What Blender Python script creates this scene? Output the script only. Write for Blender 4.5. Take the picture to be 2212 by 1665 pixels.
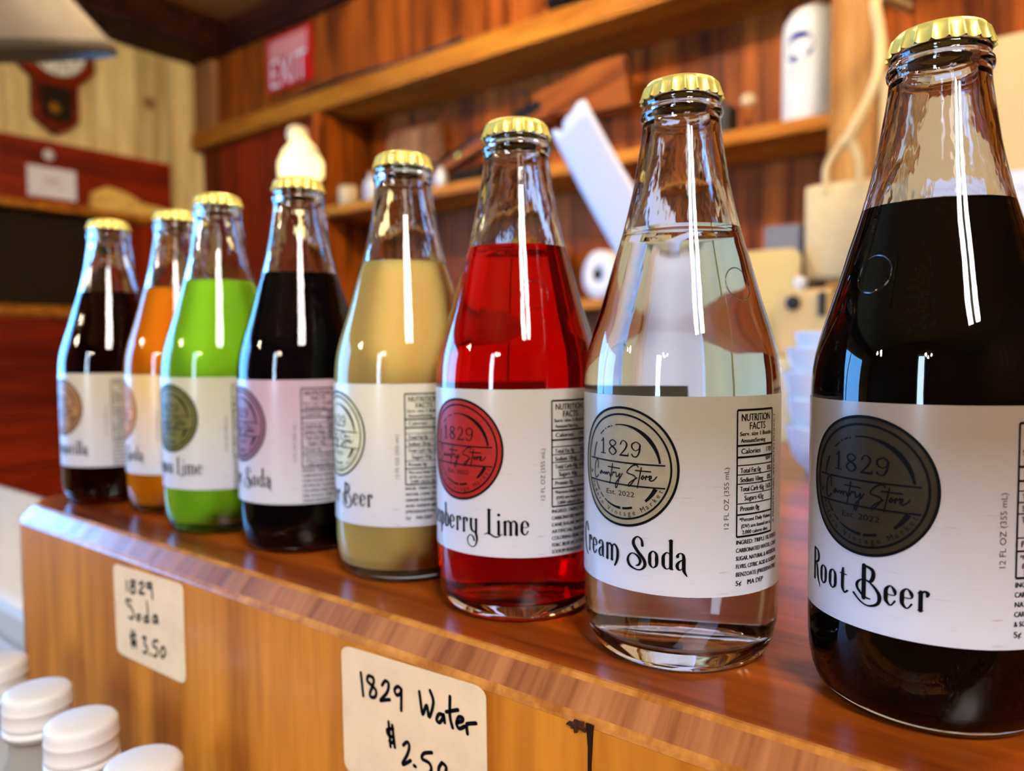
import bpy, math, random
from mathutils import Vector, Matrix

random.seed(7)
for _o in list(bpy.data.objects):
    bpy.data.objects.remove(_o)
scene = bpy.context.scene
COL = scene.collection

# ---------------------------------------------------------------- camera, world, exposure
cam_data = bpy.data.cameras.new('camera')
cam = bpy.data.objects.new('camera', cam_data)
COL.objects.link(cam)
_r = Vector((0.78818, 0.61542, -0.00594)); _u = Vector((-0.02611, 0.04307, 0.99873)); _f = Vector((-0.61489, 0.78702, -0.05002))
cam.matrix_world = Matrix(((_r.x, _u.x, -_f.x, 0.0), (_r.y, _u.y, -_f.y, 0.0), (_r.z, _u.z, -_f.z, 1.10329), (0, 0, 0, 1)))
cam_data.sensor_fit = 'HORIZONTAL'; cam_data.sensor_width = 36.0
cam_data.lens = 1624.0 / 2212.0 * 36.0
cam_data.clip_start = 0.01
cam_data.dof.use_dof = True
cam_data.dof.focus_distance = 0.222
cam_data.dof.aperture_fstop = 8.5
scene.camera = cam

world = bpy.data.worlds.new('world'); scene.world = world
world.use_nodes = True
world.node_tree.nodes['Background'].inputs[0].default_value = (0.9, 0.75, 0.55, 1)
world.node_tree.nodes['Background'].inputs[1].default_value = 0.15

scene.view_settings.view_transform = 'Standard'
scene.view_settings.look = 'None'
scene.view_settings.gamma = 1.0
scene.view_settings.use_curve_mapping = False
scene.view_settings.exposure = 0.22
cy = scene.cycles
cy.max_bounces = 9; cy.transmission_bounces = 8; cy.glossy_bounces = 3; cy.diffuse_bounces = 2; cy.transparent_max_bounces = 12
cy.use_adaptive_sampling = True; cy.adaptive_threshold = 0.04; cy.adaptive_min_samples = 20
cy.sample_clamp_indirect = 6.0; cy.sample_clamp_direct = 0.0
cy.caustics_reflective = False; cy.caustics_refractive = True
cy.blur_glossy = 0.5
cy.use_denoising = True; cy.use_light_tree = False

# light levels (radiance of the glowing surfaces)
L_WIN_LEFT = 17.0      # blue daylight, window in the left wall
L_WIN_FRONT = 30.0     # daylight, window behind the camera
L_TUBE = 52.0         # ceiling tubes
L_BULB = 170.0        # pendant bulbs over the shop floor
L_AISLE_FILL = 520.0       # added unseen bulbs over the aisle, warming the back wall
L_FIGURE = 1.5        # glowing night light on the wall shelf

# ---------------------------------------------------------------- materials
def S(r, g, b):
    f = lambda c: (c / 255.0 / 12.92) if c / 255.0 <= 0.04045 else ((c / 255.0 + 0.055) / 1.055) ** 2.4
    return (f(r), f(g), f(b), 1.0)

def newmat(name):
    m = bpy.data.materials.new(name); m.use_nodes = True
    nt = m.node_tree; b = nt.nodes.get('Principled BSDF')
    return m, nt, b

def plain(name, col, rough=0.5, metal=0.0, noise=0.0, nscale=20.0, coat=0.0, bump=0.0, spec=0.3):
    m, nt, b = newmat(name)
    b.inputs['Specular IOR Level'].default_value = spec
    b.inputs['Base Color'].default_value = col
    b.inputs['Roughness'].default_value = rough
    b.inputs['Metallic'].default_value = metal
    b.inputs['Coat Weight'].default_value = coat
    if noise > 0 or bump > 0:
        tc = nt.nodes.new('ShaderNodeTexCoord'); n = nt.nodes.new('ShaderNodeTexNoise')
        n.inputs['Scale'].default_value = nscale; n.inputs['Detail'].default_value = 4
        nt.links.new(tc.outputs['Object'], n.inputs['Vector'])
        if noise > 0:
            r = nt.nodes.new('ShaderNodeValToRGB')
            k = 1 - noise
            r.color_ramp.elements[0].color = (col[0] * k, col[1] * k, col[2] * k, 1); r.color_ramp.elements[0].position = .3
            r.color_ramp.elements[1].color = (min(1, col[0] * (1 + noise)), min(1, col[1] * (1 + noise)), min(1, col[2] * (1 + noise)), 1); r.color_ramp.elements[1].position = .7
            nt.links.new(n.outputs['Fac'], r.inputs['Fac']); nt.links.new(r.outputs['Color'], b.inputs['Base Color'])
        if bump > 0:
            bp = nt.nodes.new('ShaderNodeBump'); bp.inputs['Strength'].default_value = bump; bp.inputs['Distance'].default_value = .002
            nt.links.new(n.outputs['Fac'], bp.inputs['Height']); nt.links.new(bp.outputs['Normal'], b.inputs['Normal'])
    return m

def wood(name, dark, light, axis=2, scale=14.0, rough=0.45, coat=0.0, knots=False, bump=0.15, spec=0.12):
    """grain stretched along one object axis, with broad tone bands, fine fibres and optional knots"""
    m, nt, b = newmat(name)
    N = nt.nodes.new; L = nt.links.new
    tc = N('ShaderNodeTexCoord'); info = N('ShaderNodeObjectInfo')
    add = N('ShaderNodeVectorMath'); add.operation = 'ADD'
    sc = N('ShaderNodeVectorMath'); sc.operation = 'SCALE'; sc.inputs['Scale'].default_value = 13.0
    L(info.outputs['Random'], sc.inputs[0]); L(tc.outputs['Object'], add.inputs[0]); L(sc.outputs[0], add.inputs[1])
    mp = N('ShaderNodeMapping'); s = [scale, scale, scale]
    for ax_ in (axis if isinstance(axis, tuple) else (axis,)): s[ax_] = scale * 0.07
    mp.inputs['Scale'].default_value = s
    L(add.outputs[0], mp.inputs['Vector'])
    n1 = N('ShaderNodeTexNoise'); n1.inputs['Scale'].default_value = 1.0; n1.inputs['Detail'].default_value = 5; n1.inputs['Distortion'].default_value = .6
    n2 = N('ShaderNodeTexNoise'); n2.inputs['Scale'].default_value = 7.0; n2.inputs['Detail'].default_value = 3
    L(mp.outputs[0], n1.inputs['Vector']); L(mp.outputs[0], n2.inputs['Vector'])
    mix = N('ShaderNodeMath'); mix.operation = 'MULTIPLY_ADD'; mix.inputs[1].default_value = 0.35
    L(n2.outputs['Fac'], mix.inputs[0]); L(n1.outputs['Fac'], mix.inputs[2])
    r = N('ShaderNodeValToRGB'); r.color_ramp.elements[0].color = dark; r.color_ramp.elements[0].position = .5
    r.color_ramp.elements[1].color = light; r.color_ramp.elements[1].position = .86
    L(mix.outputs[0], r.inputs['Fac'])
    out = r.outputs['Color']
    if knots:
        v = N('ShaderNodeTexVoronoi'); v.inputs['Scale'].default_value = 3.2
        L(add.outputs[0], v.inputs['Vector'])
        kr = N('ShaderNodeValToRGB'); kr.color_ramp.elements[0].color = (1, 1, 1, 1); kr.color_ramp.elements[0].position = .05
        kr.color_ramp.elements[1].color = (0, 0, 0, 1); kr.color_ramp.elements[1].position = .13
        L(v.outputs['Distance'], kr.inputs['Fac'])
        mc = N('ShaderNodeMixRGB'); mc.inputs['Color2'].default_value = (dark[0] * .45, dark[1] * .35, dark[2] * .3, 1)
        L(kr.outputs['Color'], mc.inputs['Fac']); L(out, mc.inputs['Color1']); out = mc.outputs['Color']
    hv = N('ShaderNodeHueSaturation'); vr = N('ShaderNodeMapRange'); vr.inputs['To Min'].default_value = .75; vr.inputs['To Max'].default_value = 1.2
    L(info.outputs['Random'], vr.inputs['Value']); L(vr.outputs[0], hv.inputs['Value']); L(out, hv.inputs['Color'])
    L(hv.outputs['Color'], b.inputs['Base Color'])
    b.inputs['Roughness'].default_value = rough; b.inputs['Coat Weight'].default_value = coat; b.inputs['Coat Roughness'].default_value = .18; b.inputs['Specular IOR Level'].default_value = spec
    if bump:
        bp = N('ShaderNodeBump'); bp.inputs['Strength'].default_value = bump; bp.inputs['Distance'].default_value = .001
        L(mix.outputs[0], bp.inputs['Height']); L(bp.outputs['Normal'], b.inputs['Normal'])
    return m

def emit(name, col, strength):
    m, nt, b = newmat(name)
    b.inputs['Base Color'].default_value = col
    b.inputs['Emission Color'].default_value = col
    b.inputs['Emission Strength'].default_value = strength
    return m

def glass(name, ior=1.5, col=(1, 1, 1, 1), rough=0.0, wave=0.0, wscale=60.0):
    m = bpy.data.materials.new(name); m.use_nodes = True; nt = m.node_tree; nt.nodes.clear()
    o = nt.nodes.new('ShaderNodeOutputMaterial'); g = nt.nodes.new('ShaderNodeBsdfGlass')
    g.inputs['IOR'].default_value = ior; g.inputs['Color'].default_value = col; g.inputs['Roughness'].default_value = rough
    nt.links.new(g.outputs[0], o.inputs['Surface'])
    if wave:
        tc = nt.nodes.new('ShaderNodeTexCoord'); n = nt.nodes.new('ShaderNodeTexNoise'); n.inputs['Scale'].default_value = wscale; n.inputs['Detail'].default_value = 3
        mp = nt.nodes.new('ShaderNodeMapping'); mp.inputs['Scale'].default_value = (1, 1, .35)
        bp = nt.nodes.new('ShaderNodeBump'); bp.inputs['Strength'].default_value = wave; bp.inputs['Distance'].default_value = .002
        nt.links.new(tc.outputs['Object'], mp.inputs['Vector']); nt.links.new(mp.outputs[0], n.inputs['Vector'])
        nt.links.new(n.outputs['Fac'], bp.inputs['Height']); nt.links.new(bp.outputs['Normal'], g.inputs['Normal'])
    return m

def thin_glass(name, rough=0.03, ior=1.5, tint=(1, 1, 1, 1)):
    """a thin clear wall: reflects by Fresnel, passes the rest straight through"""
    m = bpy.data.materials.new(name); m.use_nodes = True; nt = m.node_tree; nt.nodes.clear()
    o = nt.nodes.new('ShaderNodeOutputMaterial'); t = nt.nodes.new('ShaderNodeBsdfTransparent'); g = nt.nodes.new('ShaderNodeBsdfGlossy')
    f = nt.nodes.new('ShaderNodeFresnel'); x = nt.nodes.new('ShaderNodeMixShader')
    f.inputs['IOR'].default_value = ior; g.inputs['Roughness'].default_value = rough; t.inputs['Color'].default_value = tint
    nt.links.new(f.outputs[0], x.inputs[0]); nt.links.new(t.outputs[0], x.inputs[1]); nt.links.new(g.outputs[0], x.inputs[2]); nt.links.new(x.outputs[0], o.inputs['Surface'])
    return m

# ---------------------------------------------------------------- mesh helpers
def link(name, me, parent=None, loc=(0, 0, 0)):
    o = bpy.data.objects.new(name, me); COL.objects.link(o); o.location = loc
    if parent is not None: o.parent = parent
    return o

def mesh(name, verts, faces, mats, smooth=False, mat_idx=None):
    me = bpy.data.meshes.new(name); me.from_pydata([tuple(v) for v in verts], [], faces); me.update()
    for m in (mats if isinstance(mats, (list, tuple)) else [mats]): me.materials.append(m)
    if mat_idx: me.polygons.foreach_set('material_index', mat_idx)
    if smooth: me.polygons.foreach_set('use_smooth', [True] * len(me.polygons))
    return me

def tag(o, label=None, cat=None, group=None, kind=None):
    if label: o['label'] = label
    if cat: o['category'] = cat
    if group: o['group'] = group
    if kind: o['kind'] = kind
    return o

def empty(name, loc=(0, 0, 0), rz=0.0):
    o = bpy.data.objects.new(name, None); COL.objects.link(o); o.location = loc; o.rotation_euler = (0, 0, rz); o.empty_display_size = .02
    return o

def box_vf(x0, x1, y0, y1, z0, z1, b=0.0):
    """box, with all edges bevelled by b when given"""
    if b <= 0:
        v = [(x, y, z) for z in (z0, z1) for y in (y0, y1) for x in (x0, x1)]
        return v, [(0, 2, 3, 1), (4, 5, 7, 6), (0, 1, 5, 4), (2, 6, 7, 3), (0, 4, 6, 2), (1, 3, 7, 5)]
    import bmesh
    bm = bmesh.new(); v, f = box_vf(x0, x1, y0, y1, z0, z1)
    vs = [bm.verts.new(p) for p in v]
    for q in f: bm.faces.new([vs[i] for i in q])
    bmesh.ops.recalc_face_normals(bm, faces=bm.faces)
    bmesh.ops.bevel(bm, geom=bm.edges[:], offset=b, segments=2, affect='EDGES', profile=.6)
    bm.verts.index_update()
    V = [tuple(p.co) for p in bm.verts]; F = [[q.index for q in fc.verts] for fc in bm.faces]
    bm.free(); return V, F

def box(name, x0, x1, y0, y1, z0, z1, mat, parent=None, b=0.0, origin=None):
    """a box whose object origin sits at its own base (or at `origin`)"""
    if origin is None: origin = ((x0 + x1) / 2, (y0 + y1) / 2, z0) if parent is None else (0, 0, 0)
    v, f = box_vf(x0, x1, y0, y1, z0, z1, b)
    v = [(p[0] - origin[0], p[1] - origin[1], p[2] - origin[2]) for p in v]
    return link(name, mesh(name, v, f, mat), parent, origin)

def lathe_vf(prof, segs=64, a0=0.0):
    V = []; F = []; n = len(prof); ring = []
    for r, z in prof:
        if r < 1e-7: ring.append([len(V)]); V.append((0, 0, z))
        else:
            ring.append(list(range(len(V), len(V) + segs)))
            V += [(r * math.cos(a0 + 2 * math.pi * k / segs), r * math.sin(a0 + 2 * math.pi * k / segs), z) for k in range(segs)]
    for i in range(n - 1):
        A, B = ring[i], ring[i + 1]
        for k in range(segs):
            k2 = (k + 1) % segs
            if len(A) == 1 and len(B) == 1: continue
            if len(A) == 1: F.append((A[0], B[k2], B[k]))
            elif len(B) == 1: F.append((A[k], A[k2], B[0]))
            else: F.append((A[k], A[k2], B[k2], B[k]))
    return V, F

def lathe(name, prof, mat, parent=None, segs=64, loc=(0, 0, 0), smooth=True):
    V, F = lathe_vf(prof, segs)
    return link(name, mesh(name, V, F, mat, smooth), parent, loc)

def catmull(P, sub=6, closed=False):
    n = len(P)
    if n < 3 and not closed:
        return [tuple(P[0][k] + (P[1][k] - P[0][k]) * t / sub for k in range(len(P[0]))) for t in range(sub + 1)]
    out = []; segs = n if closed else n - 1
    for i in range(segs):
        p0 = P[(i - 1) % n] if (closed or i > 0) else P[0]; p1 = P[i]; p2 = P[(i + 1) % n]; p3 = P[(i + 2) % n] if (closed or i + 2 < n) else P[-1]
        for s in range(sub):
            t = s / sub
            out.append(tuple(0.5 * (2 * b + (c - a) * t + (2 * a - 5 * b + 4 * c - d) * t * t + (3 * b - a - 3 * c + d) * t ** 3) for a, b, c, d in zip(p0, p1, p2, p3)))
    if not closed: out.append(tuple(P[-1]))
    return out

def tube_vf(path, rad, sides=10, flat=1.0):
    """tube along a path; rad is a number or one per point; flat squashes it along the local binormal"""
    P = [Vector(p) for p in path]; V = []; F = []
    up = Vector((0, 0, 1))
    for i, p in enumerate(P):
        t = (P[min(i + 1, len(P) - 1)] - P[max(i - 1, 0)]).normalized()
        a = t.cross(up)
        if a.length < 1e-3: a = t.cross(Vector((0, 1, 0)))
        a.normalize(); b = t.cross(a).normalized()
        r = rad[i] if isinstance(rad, (list, tuple)) else rad
        for k in range(sides):
            w = 2 * math.pi * k / sides
            V.append(tuple(p + a * (r * math.cos(w)) + b * (r * flat * math.sin(w))))
    n = len(P)
    for i in range(n - 1):
        for k in range(sides):
            k2 = (k + 1) % sides
            F.append((i * sides + k, i * sides + k2, (i + 1) * sides + k2, (i + 1) * sides + k))
    F.append(tuple(range(sides))[::-1]); F.append(tuple(range((n - 1) * sides, n * sides)))
    return V, F

def tube(name, path, rad, mat, parent=None, sides=10, loc=(0, 0, 0), flat=1.0):
    V, F = tube_vf(path, rad, sides, flat)
    return link(name, mesh(name, V, F, mat, True), parent, loc)

def prism(name, outline, y0, y1, mat, parent=None, loc=(0, 0, 0)):
    """an outline in X/Z given a thickness along Y"""
    n = len(outline)
    V = [(x, y0, z) for x, z in outline] + [(x, y1, z) for x, z in outline]
    F = [tuple(range(n)), tuple(range(2 * n - 1, n - 1, -1))] + [(i, i + n, (i + 1) % n + n, (i + 1) % n) for i in range(n)]
    return link(name, mesh(name, V, F, mat), parent, loc)

def rrect(x0, x1, z0, z1, r, n=5):
    out = []
    for cx, cz, a in ((x1 - r, z0 + r, -90), (x1 - r, z1 - r, 0), (x0 + r, z1 - r, 90), (x0 + r, z0 + r, 180)):
        for k in range(n + 1):
            t = math.radians(a + 90 * k / n); out.append((cx + r * math.cos(t), cz + r * math.sin(t)))
    return out

# ---------------------------------------------------------------- lettering
_glyph = {}
def _font_mesh(s):
    cu = bpy.data.curves.new('t', 'FONT'); cu.body = s; cu.resolution_u = 3
    ob = bpy.data.objects.new('t', cu); COL.objects.link(ob)
    dg = bpy.context.evaluated_depsgraph_get(); ev = ob.evaluated_get(dg); me = ev.to_mesh()
    V = [(v.co.x, v.co.y) for v in me.vertices]; F = [tuple(p.vertices) for p in me.polygons]
    ev.to_mesh_clear(); bpy.data.objects.remove(ob); bpy.data.curves.remove(cu)
    return V, F
def _width(V): return max(v[0] for v in V) - min(v[0] for v in V)
_bar = None
def glyph(c):
    global _bar
    if _bar is None: _bar = _width(_font_mesh('HH')[0])
    if c not in _glyph:
        adv = _width(_font_mesh('H' + c + 'H')[0]) - _bar
        _glyph[c] = (([], []) if c == ' ' else _font_mesh(c)) + (adv,)
    return _glyph[c]
CAP_H = None

class Ink:
    """flat print collected in millimetres, then laid on a surface"""
    def __init__(self): self.v = []; self.f = []
    def poly(self, V, F):
        n = len(self.v); self.v += V; self.f += [tuple(i + n for i in q) for q in F]
    def text(self, s, x, y, h, width=None, align='l', rot=0.0, sx=None):
        global CAP_H
        if CAP_H is None: CAP_H = max(v[1] for v in glyph('H')[0])
        total = sum(glyph(c)[2] for c in s); k = h / CAP_H
        kx = (width / total) if width else k * (sx or 1.0)
        off = {'l': 0, 'c': -total * kx / 2, 'r': -total * kx}[align]; pen = 0.0
        cr, sr = math.cos(rot), math.sin(rot)
        for c in s:
            V, F, adv = glyph(c)
            if V:
                P = [(off + (pen + a) * kx, b * k) for a, b in V]
                self.poly([(x + a * cr - b * sr, y + a * sr + b * cr) for a, b in P], F)
            pen += adv
    def disc(self, x, y, r, n=10):
        self.poly([(x + r * math.cos(2 * math.pi * i / n), y + r * math.sin(2 * math.pi * i / n)) for i in range(n)], [tuple(range(n))])
    def stroke(self, pts, w=None, sub=6, closed=False, caps=True, ox=0.0, oy=0.0):
        P = [(p[0] + ox, p[1] + oy, p[2] if w is None else w) for p in pts]
        Q = catmull(P, sub, closed); n = len(Q); V = []
        for i, q in enumerate(Q):
            a = Q[(i - 1) % n] if closed else Q[max(0, i - 1)]; b = Q[(i + 1) % n] if closed else Q[min(n - 1, i + 1)]
            dx, dy = b[0] - a[0], b[1] - a[1]; l = math.hypot(dx, dy) or 1
            nx, ny = -dy / l * max(.05, q[2]) / 2, dx / l * max(.05, q[2]) / 2
            V += [(q[0] + nx, q[1] + ny), (q[0] - nx, q[1] - ny)]
        F = [(2 * i, 2 * i + 1, 2 * i + 3, 2 * i + 2) for i in range(n - 1)]
        if closed: F.append((2 * n - 2, 2 * n - 1, 1, 0))
        self.poly(V, F)
        if caps and not closed:
            for q in (Q[0], Q[-1]): self.disc(q[0], q[1], max(.05, q[2]) / 2 * .98, 8)
    def arc(self, cx, cy, r, a0, a1, w, step=4.0):
        n = max(2, int(abs(a1 - a0) / step)); V = []
        for i in range(n + 1):
            t = i / n; a = math.radians(a0 + (a1 - a0) * t); ww = w(t) if callable(w) else w
            V += [(cx + (r + ww / 2) * math.cos(a), cy + (r + ww / 2) * math.sin(a)), (cx + (r - ww / 2) * math.cos(a), cy + (r - ww / 2) * math.sin(a))]
        self.poly(V, [(2 * i, 2 * i + 1, 2 * i + 3, 2 * i + 2) for i in range(n)])
    def line(self, x0, y0, x1, y1, w):
        n = max(1, int(math.hypot(x1 - x0, y1 - y0) / 1.0)); dx, dy = x1 - x0, y1 - y0; l = math.hypot(dx, dy); nx, ny = -dy / l * w / 2, dx / l * w / 2; V = []
        for i in range(n + 1):
            t = i / n; x, y = x0 + dx * t, y0 + dy * t; V += [(x + nx, y + ny), (x - nx, y - ny)]
        self.poly(V, [(2 * i, 2 * i + 1, 2 * i + 3, 2 * i + 2) for i in range(n)])
    def build(self, name, mat, mapper, parent=None):
        return link(name, mesh(name, [mapper(x, y) for x, y in self.v], self.f, mat), parent)

for _c in "ABCDEFGHIJKLMNOPQRSTUVWXYZabcdefghijklmnopqrstuvwxyz0123456789 .,%*()/:&-#\u00a2": glyph(_c)   # read the glyphs once, while the scene is empty

# ---------------------------------------------------------------- shared materials
M = {}
M['pine'] = wood('bleached_pine', S(204, 170, 104), S(242, 218, 156), 2, 16, .6, knots=True)
M['brown_v'] = wood('brown_boards_upright', S(84, 34, 5), S(188, 94, 22), 2, 18, .5)
M['brown_h'] = wood('brown_boards_flat', S(110, 52, 8), S(204, 116, 30), 0, 18, .45)
M['shelf'] = wood('shelf_wood', S(150, 80, 14), S(220, 140, 40), 0, 18, .45)
M['post'] = wood('post_wood', S(150, 96, 42), S(214, 160, 88), 2, 16, .5)
M['red_wood'] = wood('red_brown_wood', S(86, 18, 2), S(156, 44, 8), 1, 14, .4)
M['red_wood_v'] = wood('red_brown_wood_upright', S(86, 18, 2), S(156, 44, 8), 2, 14, .4)
M['beam'] = wood('dark_beam', S(30, 12, 6), S(64, 28, 12), 0, 10, .6)
M['grey_board'] = wood('weathered_board', S(134, 84, 44), S(190, 132, 82), 2, 14, .6)
M['ceiling'] = plain('ceiling_tan', S(150, 94, 42), .8, noise=.06, nscale=3)
M['plaster'] = wood('dark_shop_boards', S(44, 22, 10), S(92, 50, 22), 2, 12, .55)
M['floor'] = wood('floor_boards', S(70, 38, 16), S(112, 68, 32), 0, 8, .5)
M['white'] = plain('white_paint', S(232, 228, 220), .45)
M['cream_paint'] = plain('cream_paint', S(226, 206, 150), .5)
M['ceramic'] = plain('white_ceramic', S(232, 230, 226), .15, coat=.5)
M['black'] = plain('black_metal', S(22, 20, 20), .4)
M['dark'] = plain('dark_board', S(42, 32, 22), .7, spec=.05)
M['brass'] = plain('brass', S(214, 170, 70), .25, 1.0)
M['tan_card'] = plain('tan_card', S(216, 180, 122), .7, noise=.05, nscale=8)
M['yellow_board'] = plain('pale_yellow_board', S(224, 188, 116), .5)
M['canvas'] = plain('tan_canvas', S(220, 190, 138), .8, noise=.05, nscale=60)
M['strap'] = plain('beige_strap', S(226, 194, 136), .6)
M['paper'] = plain('white_paper', S(226, 222, 230), .7)
M['grey'] = plain('grey_plastic', S(120, 118, 122), .5)
M['shade'] = plain('grey_shade', S(128, 118, 100), .7, noise=.08, nscale=12)
M['mustard'] = plain('mustard_enamel', S(190, 146, 40), .35)
M['candle'] = plain('cream_wax', S(230, 200, 150), .5)
M['sign_red'] = plain('sign_red', S(200, 22, 16), .4)
M['sign_pink'] = plain('sign_faded_pink', S(224, 140, 126), .5)
M['sign_white'] = plain('sign_white', S(248, 236, 228), .5)
M['blue'] = plain('cobalt_glaze', S(10, 14, 110), .6, spec=.1)
M['jar_glaze'] = plain('jar_glaze', S(236, 228, 210), .5, spec=.2)
M['ink_grey'] = plain('grey_glaze', S(150, 148, 144), .3)
M['ink'] = plain('black_ink', S(8, 7, 7), .5, spec=.05)
M['marker'] = plain('black_marker', S(10, 8, 8), .6, spec=.05)
M['gun_metal'] = plain('gun_metal', S(44, 42, 40), .35, .8)
M['stock'] = wood('gun_stock', S(110, 54, 18), S(176, 96, 38), 0, 20, .35)
M['window_sky'] = emit('daylight_pane_blue', (0.13, 0.43, 1.0, 1), L_WIN_LEFT)
M['window_front'] = emit('daylight_pane', (0.55, 0.76, 1.0, 1), L_WIN_FRONT)
M['tube'] = emit('lit_tube', (1.0, 0.97, 0.92, 1), L_TUBE)
M['bulb'] = emit('lit_bulb', (1.0, 0.84, 0.62, 1), L_BULB)
M['bulb_aisle_fill'] = emit('fill_bulb_aisle', (1.0, 0.82, 0.56, 1), L_AISLE_FILL)
for _k in ('window_sky', 'window_front', 'tube', 'bulb', 'bulb_aisle_fill'): M[_k].cycles.emission_sampling = 'FRONT'
M['figure'] = emit('glowing_glass', (1.0, 0.82, 0.36, 1), L_FIGURE)

# ---------------------------------------------------------------- the room
WX0, WX1, WY0, WY1, CZ = -3.45, 2.60, -2.60, 2.20, 2.585      # inner faces
tag(box('floor', WX0 - .1, WX1 + .1, WY0 - .1, WY1 + .1, -.06, 0, M['floor']), kind='structure')
tag(box('ceiling', WX0 - .1, WX1 + .1, WY0 - .1, WY1 + .1, CZ, CZ + .06, M['ceiling']), kind='structure')
wl = box('wall_left', WX0 - .16, WX0 - .02, WY0, WY1, 0, CZ, M['pine']); tag(wl, kind='structure')
wb = box('wall_back', WX0, WX1, WY1 + .02, WY1 + .14, 0, CZ, M['brown_v']); tag(wb, kind='structure')
tag(box('wall_right', WX1, WX1 + .1, WY0, WY1, 0, CZ, M['plaster']), kind='structure')
tag(box('wall_front', WX0, WX1, WY0 - .1, WY0, 0, CZ, M['plaster']), kind='structure')

def boards(n0, axis, a0, a1, width, z0, z1, face, depth, mat, parent, jitter=.003):
    """upright boards side by side on a wall, each its own piece"""
    k = max(1, round((a1 - a0) / width)); w = (a1 - a0) / k; out = []
    inv = parent.matrix_world.inverted() if False else Matrix.Translation(parent.location).inverted()
    for i in range(k):
        d = random.uniform(-jitter, jitter) if jitter else 0
        if axis == 'x': v, f = box_vf(-w / 2 + .0015, w / 2 - .0015, face + d, depth, z0, z1, .002); loc = (a0 + (i + .5) * w, 0, 0)
        else: v, f = box_vf(min(face + d, depth), max(face + d, depth), -w / 2 + .0015, w / 2 - .0015, z0, z1, .002); loc = (0, a0 + (i + .5) * w, 0)
        o = link(n0, mesh(n0, v, f, mat), parent, inv @ Vector(loc)); out.append(o)
    return out

# left wall: pale upright pine boards, one window outside the picture on the left
boards('board', 'y', .80, WY1, .17, 0, CZ, WX0, WX0 - .02, M['pine'], wl)
boards('board', 'y', WY0, -1.86, .23, 0, CZ, WX0, WX0 - .02, M['pine'], wl)
boards('board', 'y', .46, .80, .17, 0, CZ, WX0, WX0 - .02, M['pine'], wl)
win1 = empty('window_1', (WX0, -.70, .75)); tag(win1, kind='structure')
box('pane', -.012, -.004, -1.08, 1.08, .04, 1.36, M['window_sky'], win1)
for y0, y1, z0, z1 in ((-1.15, -1.08, 0, 1.42), (1.08, 1.15, 0, 1.42), (-1.08, 1.08, 0, .05), (-1.08, 1.08, 1.36, 1.42), (-.03, .03, .05, 1.36)):
    box('window_frame', -.01, .04, y0, y1, z0, z1, M['white'], win1, b=.004)
win2 = empty('window_2', (-.1, WY0, .9)); tag(win2, kind='structure')
box('pane', -.13, .13, .004, .012, .04, 1.26, M['window_front'], win2)
for x0, x1, z0, z1 in ((-.18, -.13, 0, 1.3), (.13, .18, 0, 1.3), (-.13, .13, 0, .04), (-.13, .13, 1.26, 1.3)):
    box('window_frame', x0, x1, 0, .05, z0, z1, M['white'], win2, b=.004)

# ceiling beams
tag(box('trim_1', WX0, WX1, 1.935, 1.974, 2.45, CZ, M['beam'], b=.006), kind='structure')
tag(box('trim_2', WX0, WX0 + .29, WY0, 1.934, 2.455, CZ, M['beam'], b=.006), kind='structure')

# back wall: upper fascia of upright boards above the ledge, recess boards below it
boards('board', 'x', -3.28, WX1, .135, 2.10, 2.47, 1.975, 2.20, M['brown_v'], wb, .004)
boards('board', 'x', -2.50, WX1, .15, .95, 2.06, 2.19, 2.215, M['brown_v'], wb, .004)
boards('board', 'x', -3.44, -2.515, .16, 0, 2.06, 1.985, 2.20, M['red_wood_v'], wb, .004)
box('corner_board', WX0 - wb.location.x, -3.285 - wb.location.x, 1.955 - wb.location.y, 2.20 - wb.location.y, 2.05, 2.47, M['grey_board'], wb, b=.003, origin=(0, 0, 0))

# built-in wall shelving
sh = empty('wall_shelving', (-.5, 1.95, 0))
tag(sh, 'brown wooden built-in wall shelves running along the back wall behind the counter', 'shelving')
def shpart(name, x0, x1, y0, y1, z0, z1, mat, b=.004): return box(name, x0 + .5, x1 + .5, y0 - 1.95, y1 - 1.95, z0, z1, mat, sh, b=b, origin=(0, 0, 0))
shpart('ledge', WX0 + .01, WX1, 1.93, 2.19, 2.055, 2.13, M['shelf'])
shpart('shelf_board', -2.48, -.53, 1.945, 2.188, 1.637, 1.672, M['shelf'])
shpart('shelf_board', -.42, WX1, 1.945, 2.188, 1.637, 1.672, M['shelf'])
shpart('shelf_board', -2.48, WX1, 1.95, 2.188, 1.222, 1.25, M['shelf'])
shpart('partition', -2.515, -2.485, 1.93, 2.19, 0, 2.053, M['brown_v'])
shpart('post', -.525, -.425, 1.91, 1.955, 0, 2.053, M['post'])

# back counter under the shelves
bc = empty('back_counter', (-.1, 1.5, 0)); tag(bc, 'cream painted back counter under the wall shelves', 'counter')
box('top', -1.4, 2.4, -.33, .40, 1.055, 1.085, M['cream_paint'], bc, b=.004)
for i in range(6):
    box('door', -1.38 + i * .63, -1.38 + i * .63 + .615, -.31, -.285, .08, 1.045, M['cream_paint'], bc, b=.004)
box('carcass', -1.38, 2.38, -.284, .39, .0, 1.054, M['cream_paint'], bc)

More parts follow.
